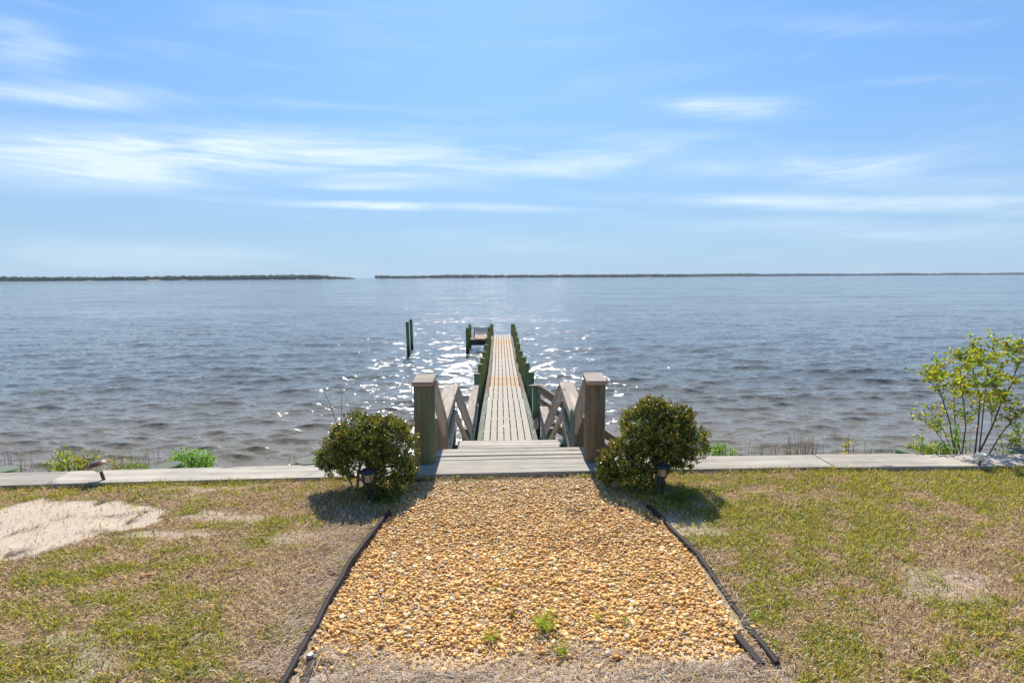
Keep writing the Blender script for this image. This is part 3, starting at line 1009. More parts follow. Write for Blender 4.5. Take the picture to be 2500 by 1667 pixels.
# bench on the side platform, seen from behind
bn = thing('iron_bench', (-1.75, 42.6, DZ), 'black iron bench with scrollwork back standing on the side platform', 'bench')
bx0, bx1, by = -2.35, -1.15, 42.35
for x in (bx0, bx1):
    MB().tube([(x, by, DZ), (x, by, DZ + .82)], .022, 6).tube([(x, by + .45, DZ), (x, by + .45, DZ + .42)], .02, 6).tube([(x, by, DZ + .6), (x, by + .3, DZ + .62), (x, by + .45, DZ + .42)], .018, 6).build('end_frame', M['iron'], bn)
for z in (.82, .50, .40):
    MB().tube([(bx0, by, DZ + z), (bx1, by, DZ + z)], .026, 6).build('back_rail', M['iron'], bn)
sb = MB()
for k in range(7):
    cx = bx0 + .12 + k * (bx1 - bx0 - .24) / 6
    for s_ in (-1, 1):
        pts = [(cx + s_ * .085 * math.sin(t * .7) * (1 - t / 14), by, DZ + .66 + .13 * math.cos(t * .75) * (1 - t / 16)) for t in range(11)]
        sb.tube(pts, .012, 4)
    pts = [(cx + .05 * math.cos(t * math.pi / 4), by, DZ + .66 + .05 * math.sin(t * math.pi / 4)) for t in range(9)]
    sb.tube(pts, .010, 4)
sb.build('scrollwork', M['iron'], bn)
for k in range(5):
    y = by + .04 + k * .095
    board('seat_slat', (bx0, y, DZ + .44), (bx1, y, DZ + .44), .07, .025, M['bench_slat'], bn)

# lone mooring pilings
for px, py, zt, lab in (((998.7), 872, -.69, 'nearer and thicker of the two lone pilings left of the pier'), (1007, 853, -.84, 'farther of the two lone pilings left of the pier')):
    c = gp(px, py, WATER_Z)
    o = post('mooring_piling', c.x, c.y, -4.6, zt, .115, M['pile_green'], None, 14, lean=(-.07, 0))
    tag(o, lab, 'piling', 'mooring pilings')

# ------------------------------------------------------------------ side stair rail going down to the beach on the right
sr = thing('side_stair', (1.4, 18.5, -2.2), 'second wooden stair with double rails dropping right from the pier to the beach', 'stairs')
a = yp(1301, 939, 19.2); b = yp(1318, 939, 18.8); c = yp(1515, 1073, 17.2)
d2 = c + (c - b) * .35
rd = (d2 - b).normalized()
post('rail_post', a.x + .12, 19.1, -4.2, a.z - .03, .13, M['pile_green'], sr, 14)
board('rail_cap', a + Vector((-.08, 0, 0)), b + Vector((.02, 0, 0)), .2, .04, M['rail'], sr)
board('rail_cap', b, d2, .12, .04, M['rail'], sr)
board('rail_side', b + Vector((0, .02, -.05)), d2 + Vector((0, .02, -.05)), .04, .22, M['board'], sr)
dn = Vector((0, 0, -.42))
board('middle_rail', b + dn, d2 + dn, .10, .04, M['rail'], sr)
board('middle_rail', b + dn + Vector((0, .02, -.045)), d2 + dn + Vector((0, .02, -.045)), .04, .17, M['board'], sr)
for t in (.38, .80):
    q = b.lerp(d2, t)
    post('rail_post', q.x, q.y + .12, -4.2, q.z - .06, .09, M['pile_green'], sr, 12)
for k in range(8):
    q = b.lerp(d2, (k + .5) / 8)
    board('tread', (q.x, q.y + .15, q.z - .98), (q.x + .05, q.y + 1.05, q.z - .98), .26, .04, M['plank'], sr)
for dy_ in (.12, 1.05):
    board('stringer', b + Vector((0, dy_, -.95)), d2 + Vector((0, dy_, -.95)), .05, .25, M['board'], sr)
# thin white pipe on that first piling and a knotted rag
t = thing('white_pipe', (1.17, 18.9, -2.4), 'thin white standpipe beside the first post of the side stair', 'pipe')
MB().tube([(a.x - .03, 18.9, -2.9), (a.x - .03, 18.9, -1.35)], .014, 8).build('pipe', M['white_pvc'], t, smooth=True)
MB().tube([(a.x - .03, 18.9, -2.9), (a.x - .03, 18.9, -2.84)], .022, 8).build('collar', M['white_pvc'], t, smooth=True)
rgp = yp(1309, 1034, 15.2)
bm = bmesh.new()
bmesh.ops.create_icosphere(bm, subdivisions=3, radius=.09)
for v in bm.verts:
    n = v.co.normalized()
    k = 1 + .35 * math.sin(n.x * 9 + n.z * 7) * math.cos(n.y * 8) + random.uniform(-.08, .08)
    v.co = Vector((v.co.x * k * .8, v.co.y * k * .7, v.co.z * k * 1.5))
me = bpy.data.meshes.new('tied_rag')
bm.to_mesh(me)
bm.free()
me.materials.append(M['rope_cloth'])
rg = link('tied_rag', me, None, Matrix.Translation(rgp))
tag(rg, 'crumpled pinkish rag tied at the right edge of the pier', 'rag')


# ------------------------------------------------------------------ foliage helpers
def leaves(P, D, L, Wd, cols, fold=.25, droop=0.0):
    """diamond leaves folded along the midrib. P base (n,3), D direction (n,3)"""
    n = len(P)
    D = D / np.linalg.norm(D, axis=1, keepdims=True)
    rv = rng.normal(size=(n, 3))
    S = np.cross(D, rv)
    S /= np.linalg.norm(S, axis=1, keepdims=True)
    U = np.cross(S, D)
    L, Wd = np.asarray(L)[:, None], np.asarray(Wd)[:, None]
    mid = P + D * L * .45 - U * Wd * fold
    tip = P + D * L - np.array([0, 0, 1]) * L * droop
    a = P + D * L * .5 + S * Wd * .5
    b = P + D * L * .5 - S * Wd * .5
    V = np.stack([P, a, tip, b, mid], 1).reshape(-1, 3)
    i = np.arange(n)[:, None] * 5
    F = np.concatenate([i + [0, 4, 1], i + [1, 4, 2], i + [2, 4, 3], i + [3, 4, 0]], 0)
    return V, F, np.repeat(cols, 5, 0)


def blades(P, az_, lean, L, Wd, cols):
    """curved blades: P base, az heading, lean 0 upright..1 flat"""
    n = len(P)
    d = np.stack([np.cos(az_), np.sin(az_), np.zeros(n)], 1)
    s = np.stack([-np.sin(az_), np.cos(az_), np.zeros(n)], 1)
    up = np.array([0, 0, 1.])
    L, Wd, lean = L[:, None], Wd[:, None], lean[:, None]
    m = P + d * L * .5 * lean * .8 + up * L * .5 * np.sqrt(np.clip(1 - (lean * .8) ** 2, .02, 1))
    t = m + d * L * .5 * np.minimum(1, lean * 1.3) + up * L * .5 * (np.sqrt(np.clip(1 - np.minimum(1, lean * 1.3) ** 2, 0, 1)) - .25 * lean)
    V = np.stack([P - s * Wd / 2, P + s * Wd / 2, m + s * Wd * .4, m - s * Wd * .4, t], 1).reshape(-1, 3)
    i = np.arange(n)[:, None] * 5
    F = np.concatenate([i + [0, 1, 2], i + [0, 2, 3], i + [3, 2, 4]], 0)
    return V, F, np.repeat(cols, 5, 0)


def pick(cols, n, jit=.2):
    c = np.array(cols)[rng.integers(0, len(cols), n)]
    return c * (1 + rng.uniform(-jit, jit, (n, 1)))


def sphere_dirs(n):
    v = rng.normal(size=(n, 3))
    return v / np.linalg.norm(v, axis=1, keepdims=True)


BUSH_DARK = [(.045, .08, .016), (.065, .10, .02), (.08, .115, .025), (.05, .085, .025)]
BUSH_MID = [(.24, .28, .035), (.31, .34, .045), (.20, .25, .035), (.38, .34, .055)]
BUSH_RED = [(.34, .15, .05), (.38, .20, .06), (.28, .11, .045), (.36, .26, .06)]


def bush(name, lobes, base, label, seed, redbias=.5):
    global rng
    rng = np.random.default_rng(seed)
    root = thing(name, base, label, 'bush')
    VV, FF, CC, nb = [], [], [], 0

    def push(v, f, c):
        nonlocal nb
        VV.append(v); FF.append(f + nb); CC.append(c)
        nb += len(v)
    for (cx, cy, cz, rx, ry, rz, dens, rb) in lobes:
        area = 4 * math.pi * ((rx * ry + ry * rz + rx * rz) / 3)
        nsh = int(area * 560 * dens)
        d = sphere_dirs(nsh)
        k = 1 + .34 * (fbm(d[:, 0] * 3 + cx * 7 + 20, d[:, 2] * 3 + d[:, 1] * 2 + 20, seed, 3) - .5) * 2 + rng.normal(0, .06, nsh) + (rng.random(nsh) < .05) * rng.uniform(0, .22, nsh) * (d[:, 2] > -.1)
        k = np.where(rng.random(nsh) < .18, k * rng.uniform(.7, .95, nsh), k)
        tipP = np.array([cx, cy, cz]) + d * np.array([rx, ry, rz]) * k[:, None]
        gapn = fbm(tipP[:, 0] * 9 + 30, tipP[:, 2] * 9 + tipP[:, 1] * 5 + 30, seed + 9, 2)
        kp = rng.random(nsh) < np.clip((gapn - .28) * 6, .05, 1)
        d, tipP, nsh = d[kp], tipP[kp], int(kp.sum())
        grow = d * .8 + np.array([0, 0, .75]) + rng.normal(0, .3, (nsh, 3))
        grow /= np.linalg.norm(grow, axis=1, keepdims=True)
        up = np.clip(d[:, 2] * .6 + .4, 0, 1)
        # a twig tip carries a whorl of 9 leaves: reddest at the top
        for j in range(11):
            u = j / 10.
            side = rng.normal(0, 1, (nsh, 3))
            D = grow * (.35 + .75 * u) + side * .55
            P = tipP - grow * (1 - u) * .055
            L = rng.uniform(.030, .050, nsh) * (1 - .25 * u)
            mid = pick(BUSH_MID, nsh)
            drk = pick(BUSH_DARK, nsh)
            red = pick(BUSH_RED, nsh)
            pr = (u > .5) * (.10 + .75 * redbias * rb * up) * (.5 + .9 * fbm(d[:, 0] * 2 + 5, d[:, 2] * 2 + 9, seed + 3, 2))
            c = np.where((rng.random(nsh) < .30 + .5 * u)[:, None], mid, drk)
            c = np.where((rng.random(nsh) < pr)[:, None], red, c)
            push(*leaves(P, D, L, L * .42, c, .18))
        # inner leaves
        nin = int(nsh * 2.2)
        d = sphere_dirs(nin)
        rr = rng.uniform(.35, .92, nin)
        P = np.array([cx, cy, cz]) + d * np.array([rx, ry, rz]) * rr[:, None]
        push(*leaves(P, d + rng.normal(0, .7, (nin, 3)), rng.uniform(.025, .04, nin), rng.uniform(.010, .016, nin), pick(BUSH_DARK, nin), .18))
    me = npmesh('foliage', np.concatenate(VV), np.concatenate(FF), M['leaf_bush'], np.concatenate(CC))
    link('foliage', me, root)
    for i in range(13):
        cx, cy, cz, rx, ry, rz, _, _ = lobes[i % len(lobes)]
        b0 = Vector(base) + Vector((random.uniform(-.12, .12), random.uniform(-.1, .1), -.05))
        e = Vector((cx, cy, cz)) + Vector((random.uniform(-.6, .6) * rx, random.uniform(-.6, .6) * ry, random.uniform(-.2, .5) * rz))
        m1 = b0.lerp(e, .35) + Vector((random.uniform(-.05, .05), 0, .03))
        m2 = b0.lerp(e, .7) + Vector((random.uniform(-.04, .04), 0, .02))
        MB().tube([b0, m1, m2, e], [.013, .010, .007, .003], 6).build('stem', M['bark_grey'], root, smooth=True)
    return root


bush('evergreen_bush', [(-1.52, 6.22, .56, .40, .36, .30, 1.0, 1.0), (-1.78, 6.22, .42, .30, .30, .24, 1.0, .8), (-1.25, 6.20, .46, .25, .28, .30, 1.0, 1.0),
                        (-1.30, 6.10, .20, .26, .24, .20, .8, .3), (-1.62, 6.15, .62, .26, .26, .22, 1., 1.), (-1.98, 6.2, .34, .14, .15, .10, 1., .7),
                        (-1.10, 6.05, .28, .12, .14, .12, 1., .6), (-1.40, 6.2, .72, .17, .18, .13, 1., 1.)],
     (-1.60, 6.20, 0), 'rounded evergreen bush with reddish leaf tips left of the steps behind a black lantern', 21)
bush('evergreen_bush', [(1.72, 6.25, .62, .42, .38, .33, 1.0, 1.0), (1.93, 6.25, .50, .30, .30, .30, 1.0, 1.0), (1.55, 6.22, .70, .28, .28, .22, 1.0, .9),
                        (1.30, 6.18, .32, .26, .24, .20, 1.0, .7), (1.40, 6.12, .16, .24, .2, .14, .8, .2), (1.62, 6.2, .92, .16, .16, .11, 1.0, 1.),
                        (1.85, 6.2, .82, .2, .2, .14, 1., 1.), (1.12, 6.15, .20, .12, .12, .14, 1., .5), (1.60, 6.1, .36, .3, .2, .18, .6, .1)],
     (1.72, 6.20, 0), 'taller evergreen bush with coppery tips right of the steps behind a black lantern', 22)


# ------------------------------------------------------------------ young tree at the right edge
def sapling():
    global rng
    rng = np.random.default_rng(33)
    t = thing('sapling', (5.95, 7.75, -.4), 'young many stemmed tree with yellow green leaves behind the bulkhead at the right', 'tree')
    S = [([(430, 1465), (370, 1080), (290, 830), (215, 600), (215, 400)], 7.9, .016),
         ([(415, 1465), (300, 1180), (120, 920)], 7.7, .010), ([(400, 1465), (200, 1180), (20, 1040)], 7.6, .010),
         ([(495, 1440), (430, 1050), (425, 850), (460, 570)], 8.0, .013), ([(515, 1465), (560, 1150), (530, 830), (490, 620), (515, 400)], 7.75, .014),
         ([(665, 1465), (710, 1060), (725, 800), (660, 590), (620, 350), (630, 160)], 7.9, .019),
         ([(720, 1400), (760, 1000), (790, 750), (830, 400), (900, 120)], 8.1, .016),
         ([(740, 1400), (860, 1160), (960, 900), (1100, 640), (1180, 380), (1220, 80)], 7.8, .019),
         ([(830, 1465), (950, 1260), (1130, 1030), (1235, 930), (1400, 750)], 7.7, .015),
         ([(1130, 1465), (1200, 1250), (1300, 1000), (1420, 600)], 7.9, .013), ([(610, 1465), (610, 1000)], 8.0, .007),
         ([(860, 1160), (860, 950), (880, 850)], 7.8, .006), ([(725, 880), (640, 790), (510, 650)], 7.85, .007), ([(725, 800), (790, 690), (900, 590), (1010, 420)], 7.9, .007),
         ([(220, 600), (330, 520)], 7.9, .006), ([(250, 740), (140, 610), (90, 500)], 7.8, .006), ([(620, 420), (520, 380), (430, 310)], 7.9, .006),
         ([(830, 620), (930, 760), (1110, 900), (1190, 1180)], 7.7, .006), ([(1180, 380), (1120, 300), (1040, 200)], 7.8, .007), ([(850, 600), (860, 700), (1000, 860)], 7.9, .005),
         ([(950, 1260), (1050, 1300), (1150, 1280)], 7.7, .006), ([(515, 620), (600, 500), (700, 420), (820, 330)], 7.8, .006)]
    P, D = [], []
    for pts, Yd, r0 in S:
        w_ = [yp(2240 + x / 4.75, 800 + y / 4.75, Yd + .08 * i * (1 if Yd > 7.85 else -1)) for i, (x, y) in enumerate(pts)]
        if pts[0][1] > 1390:
            w_ = [w_[0] + (w_[0] - w_[1]) * .9] + w_
        rad = [r0 * .78 * (1 - .75 * i / (len(w_) - 1)) for i in range(len(w_))]
        MB().tube(w_, rad, 6).build('stem', M['bark'], t, smooth=True)
        n = len(w_)
        tw = MB()
        for q in range(int(9 + 5 * n)):
            u = random.uniform(.38 if len(pts) > 3 else .55, 1.0) if r0 > .008 else random.uniform(.3, 1)
            k = min(int(u * (n - 1)), n - 2)
            b = w_[k].lerp(w_[k + 1], u * (n - 1) - k)
            if b.z < .25 and random.random() < .7: continue
            dr = Vector((random.gauss(0, 1), random.gauss(0, .9), random.gauss(.5, .5))).normalized()
            L = random.uniform(.06, .26)
            e = b + dr * L
            tw.tube([b, b.lerp(e, .5) + Vector((0, 0, .01)), e], [.003, .0024, .0015], 3, cap=False)
            dens = 1.0 if b.z > .75 else .45
            for l in range(int(random.randint(6, 13) * dens) + 1):
                f = random.uniform(.25, 1.05)
                P.append(b.lerp(e, f))
                D.append(Vector((random.gauss(0, 1) + .5, random.gauss(0, 1), random.gauss(0, .7))) + dr * .5)
        tw.build('twigs', M['bark'], t)
    P, D = np.array(P), np.array(D)
    n = len(P)
    c = pick([(.27, .38, .02), (.36, .44, .03), (.16, .26, .02), (.42, .44, .04), (.28, .31, .03), (.38, .24, .05)], n, .25)
    v, f, cc = leaves(P, D, rng.uniform(.030, .060, n), rng.uniform(.022, .042, n), c, .12, .1)
    link('foliage', npmesh('foliage', v, f, M['leaf_soft'], cc), t)


sapling()


# ------------------------------------------------------------------ weeds behind the bulkhead
def weed(name, label, px0, px1, ytop, ybase, palette, nst, nleaf, lsize, Yd=None, stalk=(.10, .09, .04), group=None, bare=0, material='leaf_soft', cat='plant', lw=.45):
    """leafy plant rising between two seen columns, rooted on the bank behind the cap"""
    global rng
    rng = np.random.default_rng(abs(hash(label)) % 10000 if False else sum(map(ord, label)))
    rr = random.Random(sum(map(ord, label)))
    Yd = Yd or 7.35 + .15 * rr.random()
    cb = yp((px0 + px1) / 2, ybase, Yd)
    t = thing(name, (cb.x, Yd, cb.z - .35), label, cat, group)
    stm = MB()
    P, D = [], []
    for k in range(nst):
        u = rr.random()
        px_ = px0 + (px1 - px0) * u
        mound = 1 - abs(2 * u - 1) ** 2.2 * .55
        top = yp(px_ + rr.gauss(0, 6 if nleaf > 6 else 11), ybase - (ybase - ytop) * mound * (rr.uniform(.6, 1) if nleaf > 6 else rr.random() ** .7), Yd + rr.uniform(-.12, .16))
        bot = Vector((cb.x + (top.x - cb.x) * .75, Yd + rr.uniform(-.05, .05), cb.z - .35))
        bot = bot + Vector((rr.gauss(0, .03), 0, 0))
        md = bot.lerp(top, .55) + Vector((rr.gauss(0, .025), 0, .01))
        stm.tube([bot, md, top], [.005, .004, .0015] if nleaf > 6 else [.003, .0024, .001], 4, cap=False)
        if k < nst - bare:
            for l in range(nleaf):
                f = rr.uniform(.55, 1.03)
                b = bot.lerp(top, f)
                P.append(b + Vector((rr.gauss(0, .022), rr.gauss(0, .022), rr.gauss(0, .012))))
                D.append((rr.gauss(0, 1), rr.gauss(0, 1), rr.gauss(.5, .6)))
    m = plain('stalk_' + name, stalk, .8, .2)
    stm.build('stem', m, t)
    if P:
        n = len(P)
        v, f, cc = leaves(np.array(P), np.array(D), rng.uniform(.7, 1.25, n) * lsize * 1.45, rng.uniform(.7, 1.25, n) * lsize * lw * 1.6, pick(palette, n, .25), .12, .05)
        link('foliage', npmesh('foliage', v, f, M[material], cc), t)
    return t


YG = [(.26, .36, .03), (.34, .38, .03), (.18, .26, .02), (.36, .32, .05)]
GR = [(.17, .36, .03), (.24, .44, .04), (.10, .22, .02)]
RD = [(.30, .14, .07), (.22, .11, .05), (.32, .21, .07), (.22, .22, .04)]
ST = [(.40, .32, .18), (.33, .25, .14), (.28, .2, .12)]
weed('leafy_shrub', 'yellow green shrub with russet tops behind the brown solar lamp', 110, 205, 1092, 1152, YG, 26, 22, .030)
weed('leafy_shrub', 'reddish brown leafy shrub just right of the brown solar lamp', 185, 285, 1090, 1150, RD + YG[:2], 26, 15, .026, 7.5)
weed('leafy_shrub', 'bright green leafy bush behind the bulkhead right of the slanted piling head', 408, 525, 1088, 1144, GR, 40, 30, .028)
weed('weed_tuft', 'thin brown stalks behind the bulkhead at the left edge', 0, 75, 1080, 1153, ST, 26, 3, .02, stalk=(.20, .13, .08), bare=14)
weed('weed_tuft', 'sparse dry stalks and green weeds between the lamp and the slanted piling head', 270, 375, 1090, 1150, ST + YG, 46, 6, .018, stalk=(.24, .17, .10), bare=12)
weed('weed_tuft', 'low green weeds hugging the bulkhead left of the slanted piling head', 285, 372, 1128, 1150, GR + YG, 30, 14, .022, 7.3)
weed('weed_tuft', 'reddish stalks behind the slanted piling head', 335, 415, 1084, 1143, RD, 16, 3, .018, stalk=(.22, .12, .07), bare=6)
weed('weed_tuft', 'a few short stalks by the round piling head left of the left bush', 700, 730, 1094, 1134, ST, 8, 2, .015, stalk=(.16, .12, .08))
weed('leafy_shrub', 'low bright green clump peeking out right of the right bush', 1718, 1795, 1085, 1113, GR, 40, 16, .024)
weed('weed_tuft', 'thin bare stems right of the right bush', 1765, 1840, 1060, 1112, ST, 9, 2, .014, stalk=(.25, .18, .12), bare=5)
weed('dry_grass_clump', 'clump of dry tan grass behind the right part of the bulkhead', 1905, 2000, 1046, 1110, ST, 90, 3, .030, stalk=(.40, .31, .20), bare=30, lw=.12)
weed('weed_tuft', 'grey twiggy litter left of the dry tan grass clump', 1835, 1910, 1082, 1110, ST + YG, 36, 4, .018, stalk=(.32, .27, .22), bare=10)
weed('seedling', 'upright seedling with yellow leaves right of the dry grass clump', 2055, 2080, 1032, 1108, [(.45, .38, .03), (.38, .36, .03)], 3, 9, .034, stalk=(.12, .08, .05))
weed('seedling', 'leaning brown seedling with few yellow leaves beside the yellow seedling', 2080, 2118, 1058, 1108, [(.42, .34, .03), (.3, .22, .1)], 6, 5, .026, stalk=(.20, .14, .10), bare=2)
weed('leafy_shrub', 'yellow green weed beside the right piling head', 2225, 2262, 1056, 1106, YG, 14, 14, .030)
weed('leafy_shrub', 'trailing green weed at the foot of the sapling', 2250, 2325, 1080, 1110, GR + YG, 46, 16, .026)
weed('weed_tuft', 'fine dry weeds between the yellow seedlings and the right piling head', 2110, 2190, 1082, 1109, ST + YG, 30, 5, .014, stalk=(.28, .22, .14), bare=8)
weed('leafy_shrub', 'dark green leafy growth right of the sapling at the photo edge', 2440, 2510, 1030, 1108, [(.14, .24, .03), (.26, .32, .04)], 12, 9, .042, 7.6)
weed('weed_tuft', 'leafy sprigs among the sapling stems', 2325, 2350, 1030, 1080, GR, 7, 26, .026, 7.9)
# two long whips behind the left bush
for (pts, lab) in (([(785, 946), (806, 985), (822, 1036), (835, 1100)], 'tall leaning green whip rising left behind the left bush'),
                   ([(837, 950), (834, 990), (833, 1035), (833, 1100)], 'tall upright green whip behind the left bush')):
    w_ = [yp(x, y, 7.35) for x, y in pts]
    t = thing('tall_shoot', w_[-1], lab, 'plant')
    MB().tube(w_, [.0025, .004, .005, .006], 5).build('stem', plain('shoot_green', (.13, .16, .05), .7), t)
    P = np.array([w_[0].lerp(w_[2], k / 24) if False else (w_[0].lerp(w_[1], k / 12) if k < 12 else w_[1].lerp(w_[2], (k - 12) / 12)) for k in range(25)])
    D = np.array([((-1) ** k, .3, .5) for k in range(25)])
    v, f, cc = leaves(P, D, np.full(25, .018), np.full(25, .006), pick(YG, 25), .1)
    link('foliage', npmesh('foliage', v, f, M['leaf_soft'], cc), t)


# ------------------------------------------------------------------ gravel bed edging
def edging(pts, name, label, extra=None):
    t = thing(name, (pts[len(pts) // 2][0], pts[len(pts) // 2][1], 0), label, 'edging')
    # dense path
    P = [Vector((x, y, 0)) for x, y in pts]
    D = [P[0]]
    for a, b in zip(P[:-1], P[1:]):
        n = max(1, int((b - a).length / .12))
        for k in range(1, n + 1):
            D.append(a.lerp(b, k / n) + Vector((random.uniform(-.006, .006), 0, 0)))
    cuts = [0]
    while cuts[-1] < len(D) - 1:
        cuts.append(min(cuts[-1] + 7, len(D) - 1))
    for c0, c1 in zip(cuts[:-1], cuts[1:]):
        seg = D[c0:c1 + 1]
        if len(seg) < 2: continue
        vs, fs = [], []
        prof = [(-.021, -.10), (-.021, .030), (-.015, .044), (0, .050), (.015, .044), (.021, .030), (.021, -.10)]
        for i, p in enumerate(seg):
            d = (seg[min(i + 1, len(seg) - 1)] - seg[max(i - 1, 0)]).normalized()
            s = Vector((d.y, -d.x, 0))
            if i == len(seg) - 1: p = p - d * .006
            h = .01 * math.sin(p.y * 3.1) + random.uniform(-.003, .003) + float(groundz(np.array([p.x - .08]), np.array([p.y]))[0])
            for a, z in prof:
                vs.append(p + s * a + Vector((0, 0, z + h)))
        n = len(prof)
        for i in range(len(seg) - 1):
            for k in range(n - 1):
                fs.append((i * n + k, i * n + k + 1, (i + 1) * n + k + 1, (i + 1) * n + k))
        fs.append(tuple(range(n)))
        fs.append(tuple((len(seg) - 1) * n + k for k in range(n))[::-1])
        MB().add(vs, fs).build('edging_section', M['black'], t, smooth=True)
    return t


edging(EDGE_L, 'garden_edging', 'black lawn edging along the left side of the gravel bed')
edging(EDGE_R, 'garden_edging', 'black lawn edging along the right side of the gravel bed')
for x, y, dx_, dy_, L, ln, lab in ((-1.20, 3.36, .06, -1, .62, 0, 'lower dark strip inside the bottom of the left edging'), (1.50, 3.50, .10, -1, .30, 0, 'short dark strip inside the bottom end of the right edging')):
    d = Vector((dx_, dy_, 0)).normalized()
    o = board('edging_offcut', (x, y, .03), (x + d.x * L, y + d.y * L, .03), .05, .05, M['black'], None)
    tag(o, lab, 'edging')

# ------------------------------------------------------------------ gravel
bm = bmesh.new()
bmesh.ops.create_icosphere(bm, subdivisions=1, radius=1)
IV = np.array([v.co[:] for v in bm.verts])
IF = np.array([[v.index for v in f.verts] for f in bm.faces])
bm.free()
rng = np.random.default_rng(91)
NP = 55000
x = rng.uniform(-1.5, 1.75, NP * 2)
y = rng.uniform(3.1, 6.6, NP * 2)
ins = inpoly(x, y, BED)
dE = polydist(x, y, BED, True)
bare = fbm(x * 1.6 + 3, y * 1.8, 120, 3)
keep = ins & (rng.random(len(x)) < np.clip(1.30 - np.clip((bare - .52) * 3.2, 0, .8), 0, 1)) & (rng.random(len(x)) < np.clip((y - 3.16) / .38, .08, 1))
stray = (~ins) & (dE < .25) & (rng.random(len(x)) < .02)
sel = np.where(keep | stray)[0][:NP]
x, y = x[sel], y[sel]
n = len(x)
size = np.exp(rng.normal(math.log(.0084), .46, n)).clip(.004, .028)
el_ = np.stack([size * rng.uniform(.85, 1.35, n), size * rng.uniform(.75, 1.1, n), size * rng.uniform(.32, .65, n)], 1)
ang = rng.uniform(0, 6.28, n)
tilt = rng.normal(0, .3, n)
jit = 1 + rng.normal(0, .10, (n, 12, 1))
V = IV[None] * jit * el_[:, None, :]
ct, s_t = np.cos(tilt)[:, None], np.sin(tilt)[:, None]
V = np.stack([V[..., 0] * ct - V[..., 2] * s_t, V[..., 1], V[..., 0] * s_t + V[..., 2] * ct], -1)
ca, sa = np.cos(ang)[:, None], np.sin(ang)[:, None]
V = np.stack([V[..., 0] * ca - V[..., 1] * sa, V[..., 0] * sa + V[..., 1] * ca, V[..., 2]], -1)
z = groundz(x, y) + el_[:, 2] * .45 + rng.random(n) ** 2 * .012
V += np.stack([x, y, z], 1)[:, None, :]
pal = np.array([(.58, .36, .12), (.66, .47, .20), (.50, .27, .09), (.72, .60, .38), (.74, .68, .54), (.40, .22, .10), (.62, .42, .16), (.28, .22, .17), (.70, .53, .27), (.55, .33, .15)])
pw = np.array([.20, .18, .14, .10, .06, .05, .14, .01, .07, .08])
c = pal[rng.choice(len(pal), n, p=pw / pw.sum())] * (1 + rng.uniform(-.2, .2, (n, 1)))
far_ = np.clip((y - 5.2) / 1.2, 0, 1)[:, None]
c = c * np.array([1.40, 1.20, .86])
c = c + (c.mean(1, keepdims=True) - c) * (rng.random((n, 1)) < .05) * .6
c = c * (1 - far_ * .5) + far_ * .5 * (c * .5 + np.array([.60, .50, .34]) * .5)
nearp = y < 4.75
OV = np.array([(1, 0, 0), (0, 1, 0), (-1, 0, 0), (0, -1, 0), (0, 0, 1), (0, 0, -1)], float)
OF = np.array([(0, 1, 4), (1, 2, 4), (2, 3, 4), (3, 0, 4), (1, 0, 5), (2, 1, 5), (3, 2, 5), (0, 3, 5)])
fr = ~nearp
VO = OV[None] * (1.12 + rng.normal(0, .12, (fr.sum(), 6, 1))) * el_[fr][:, None, :]
ca, sa = np.cos(ang[fr])[:, None], np.sin(ang[fr])[:, None]
VO = np.stack([VO[..., 0] * ca - VO[..., 1] * sa, VO[..., 0] * sa + VO[..., 1] * ca, VO[..., 2]], -1) + np.stack([x, y, z], 1)[fr][:, None, :]
nn_ = int(nearp.sum())
FN = (np.arange(nn_)[:, None, None] * 12 + IF[None]).reshape(-1, 3)
FO = (np.arange(int(fr.sum()))[:, None, None] * 6 + OF[None]).reshape(-1, 3) + nn_ * 12
gv = link('gravel', npmesh('gravel', np.concatenate([V[nearp].reshape(-1, 3), VO.reshape(-1, 3)]), np.concatenate([FN, FO]), M['pebble'],
                           np.concatenate([np.repeat(c[nearp], 12, 0), np.repeat(c[fr], 6, 0)]), True))
tag(gv, 'bed of orange and cream pea gravel leading to the steps', 'gravel', kind='stuff')

# ------------------------------------------------------------------ grass
GC = [(.35, .38, .014), (.45, .46, .025), (.23, .29, .012), (.56, .49, .04), (.45, .34, .025), (.12, .13, .01)]
SC = [(.70, .46, .19), (.80, .58, .31), (.54, .31, .12), (.28, .15, .07), (.64, .36, .12), (.84, .70, .48), (.17, .10, .05)]


def scatter(n, x0, x1, y0, dens, seed):
    global rng
    rng = np.random.default_rng(seed)
    x = rng.uniform(x0, x1, n)
    y = rng.uniform(y0, 6.72, n)
    ok = y < capy(x) + .015 - (rng.random(n) < .6) * .03
    ok &= ~(inpoly(x, y, BED))
    ok &= rng.random(n) < dens(x, y)
    return x[ok], y[ok]


sh = lambda x, y: np.minimum(polydist(x, y, EDGE_L), polydist(x, y, EDGE_R)) > .035
# green blades in tufts
x, y = scatter(420000, -7.5, 7.5, 2.2, lambda x, y: np.clip(greenf(x, y) ** 1.3 * (1 - sandf(x, y)) * (.35 + 1.1 * fbm(x * 14, y * 14, 130, 2)) + .03, 0, 1) * sh(x, y), 101)
n = len(x)
print('green blades', n)
L = rng.uniform(.028, .075, n)
V, F, c = blades(np.stack([x, y, groundz(x, y) - .004], 1), rng.uniform(0, 6.28, n), rng.uniform(.35, 1.0, n), L, rng.uniform(.0032, .0065, n), pick(GC, n, .3))
tag(link('grass', npmesh('grass', V, F, M['grass'], c)), 'patchy green grass blades of the lawn', 'grass', kind='stuff')
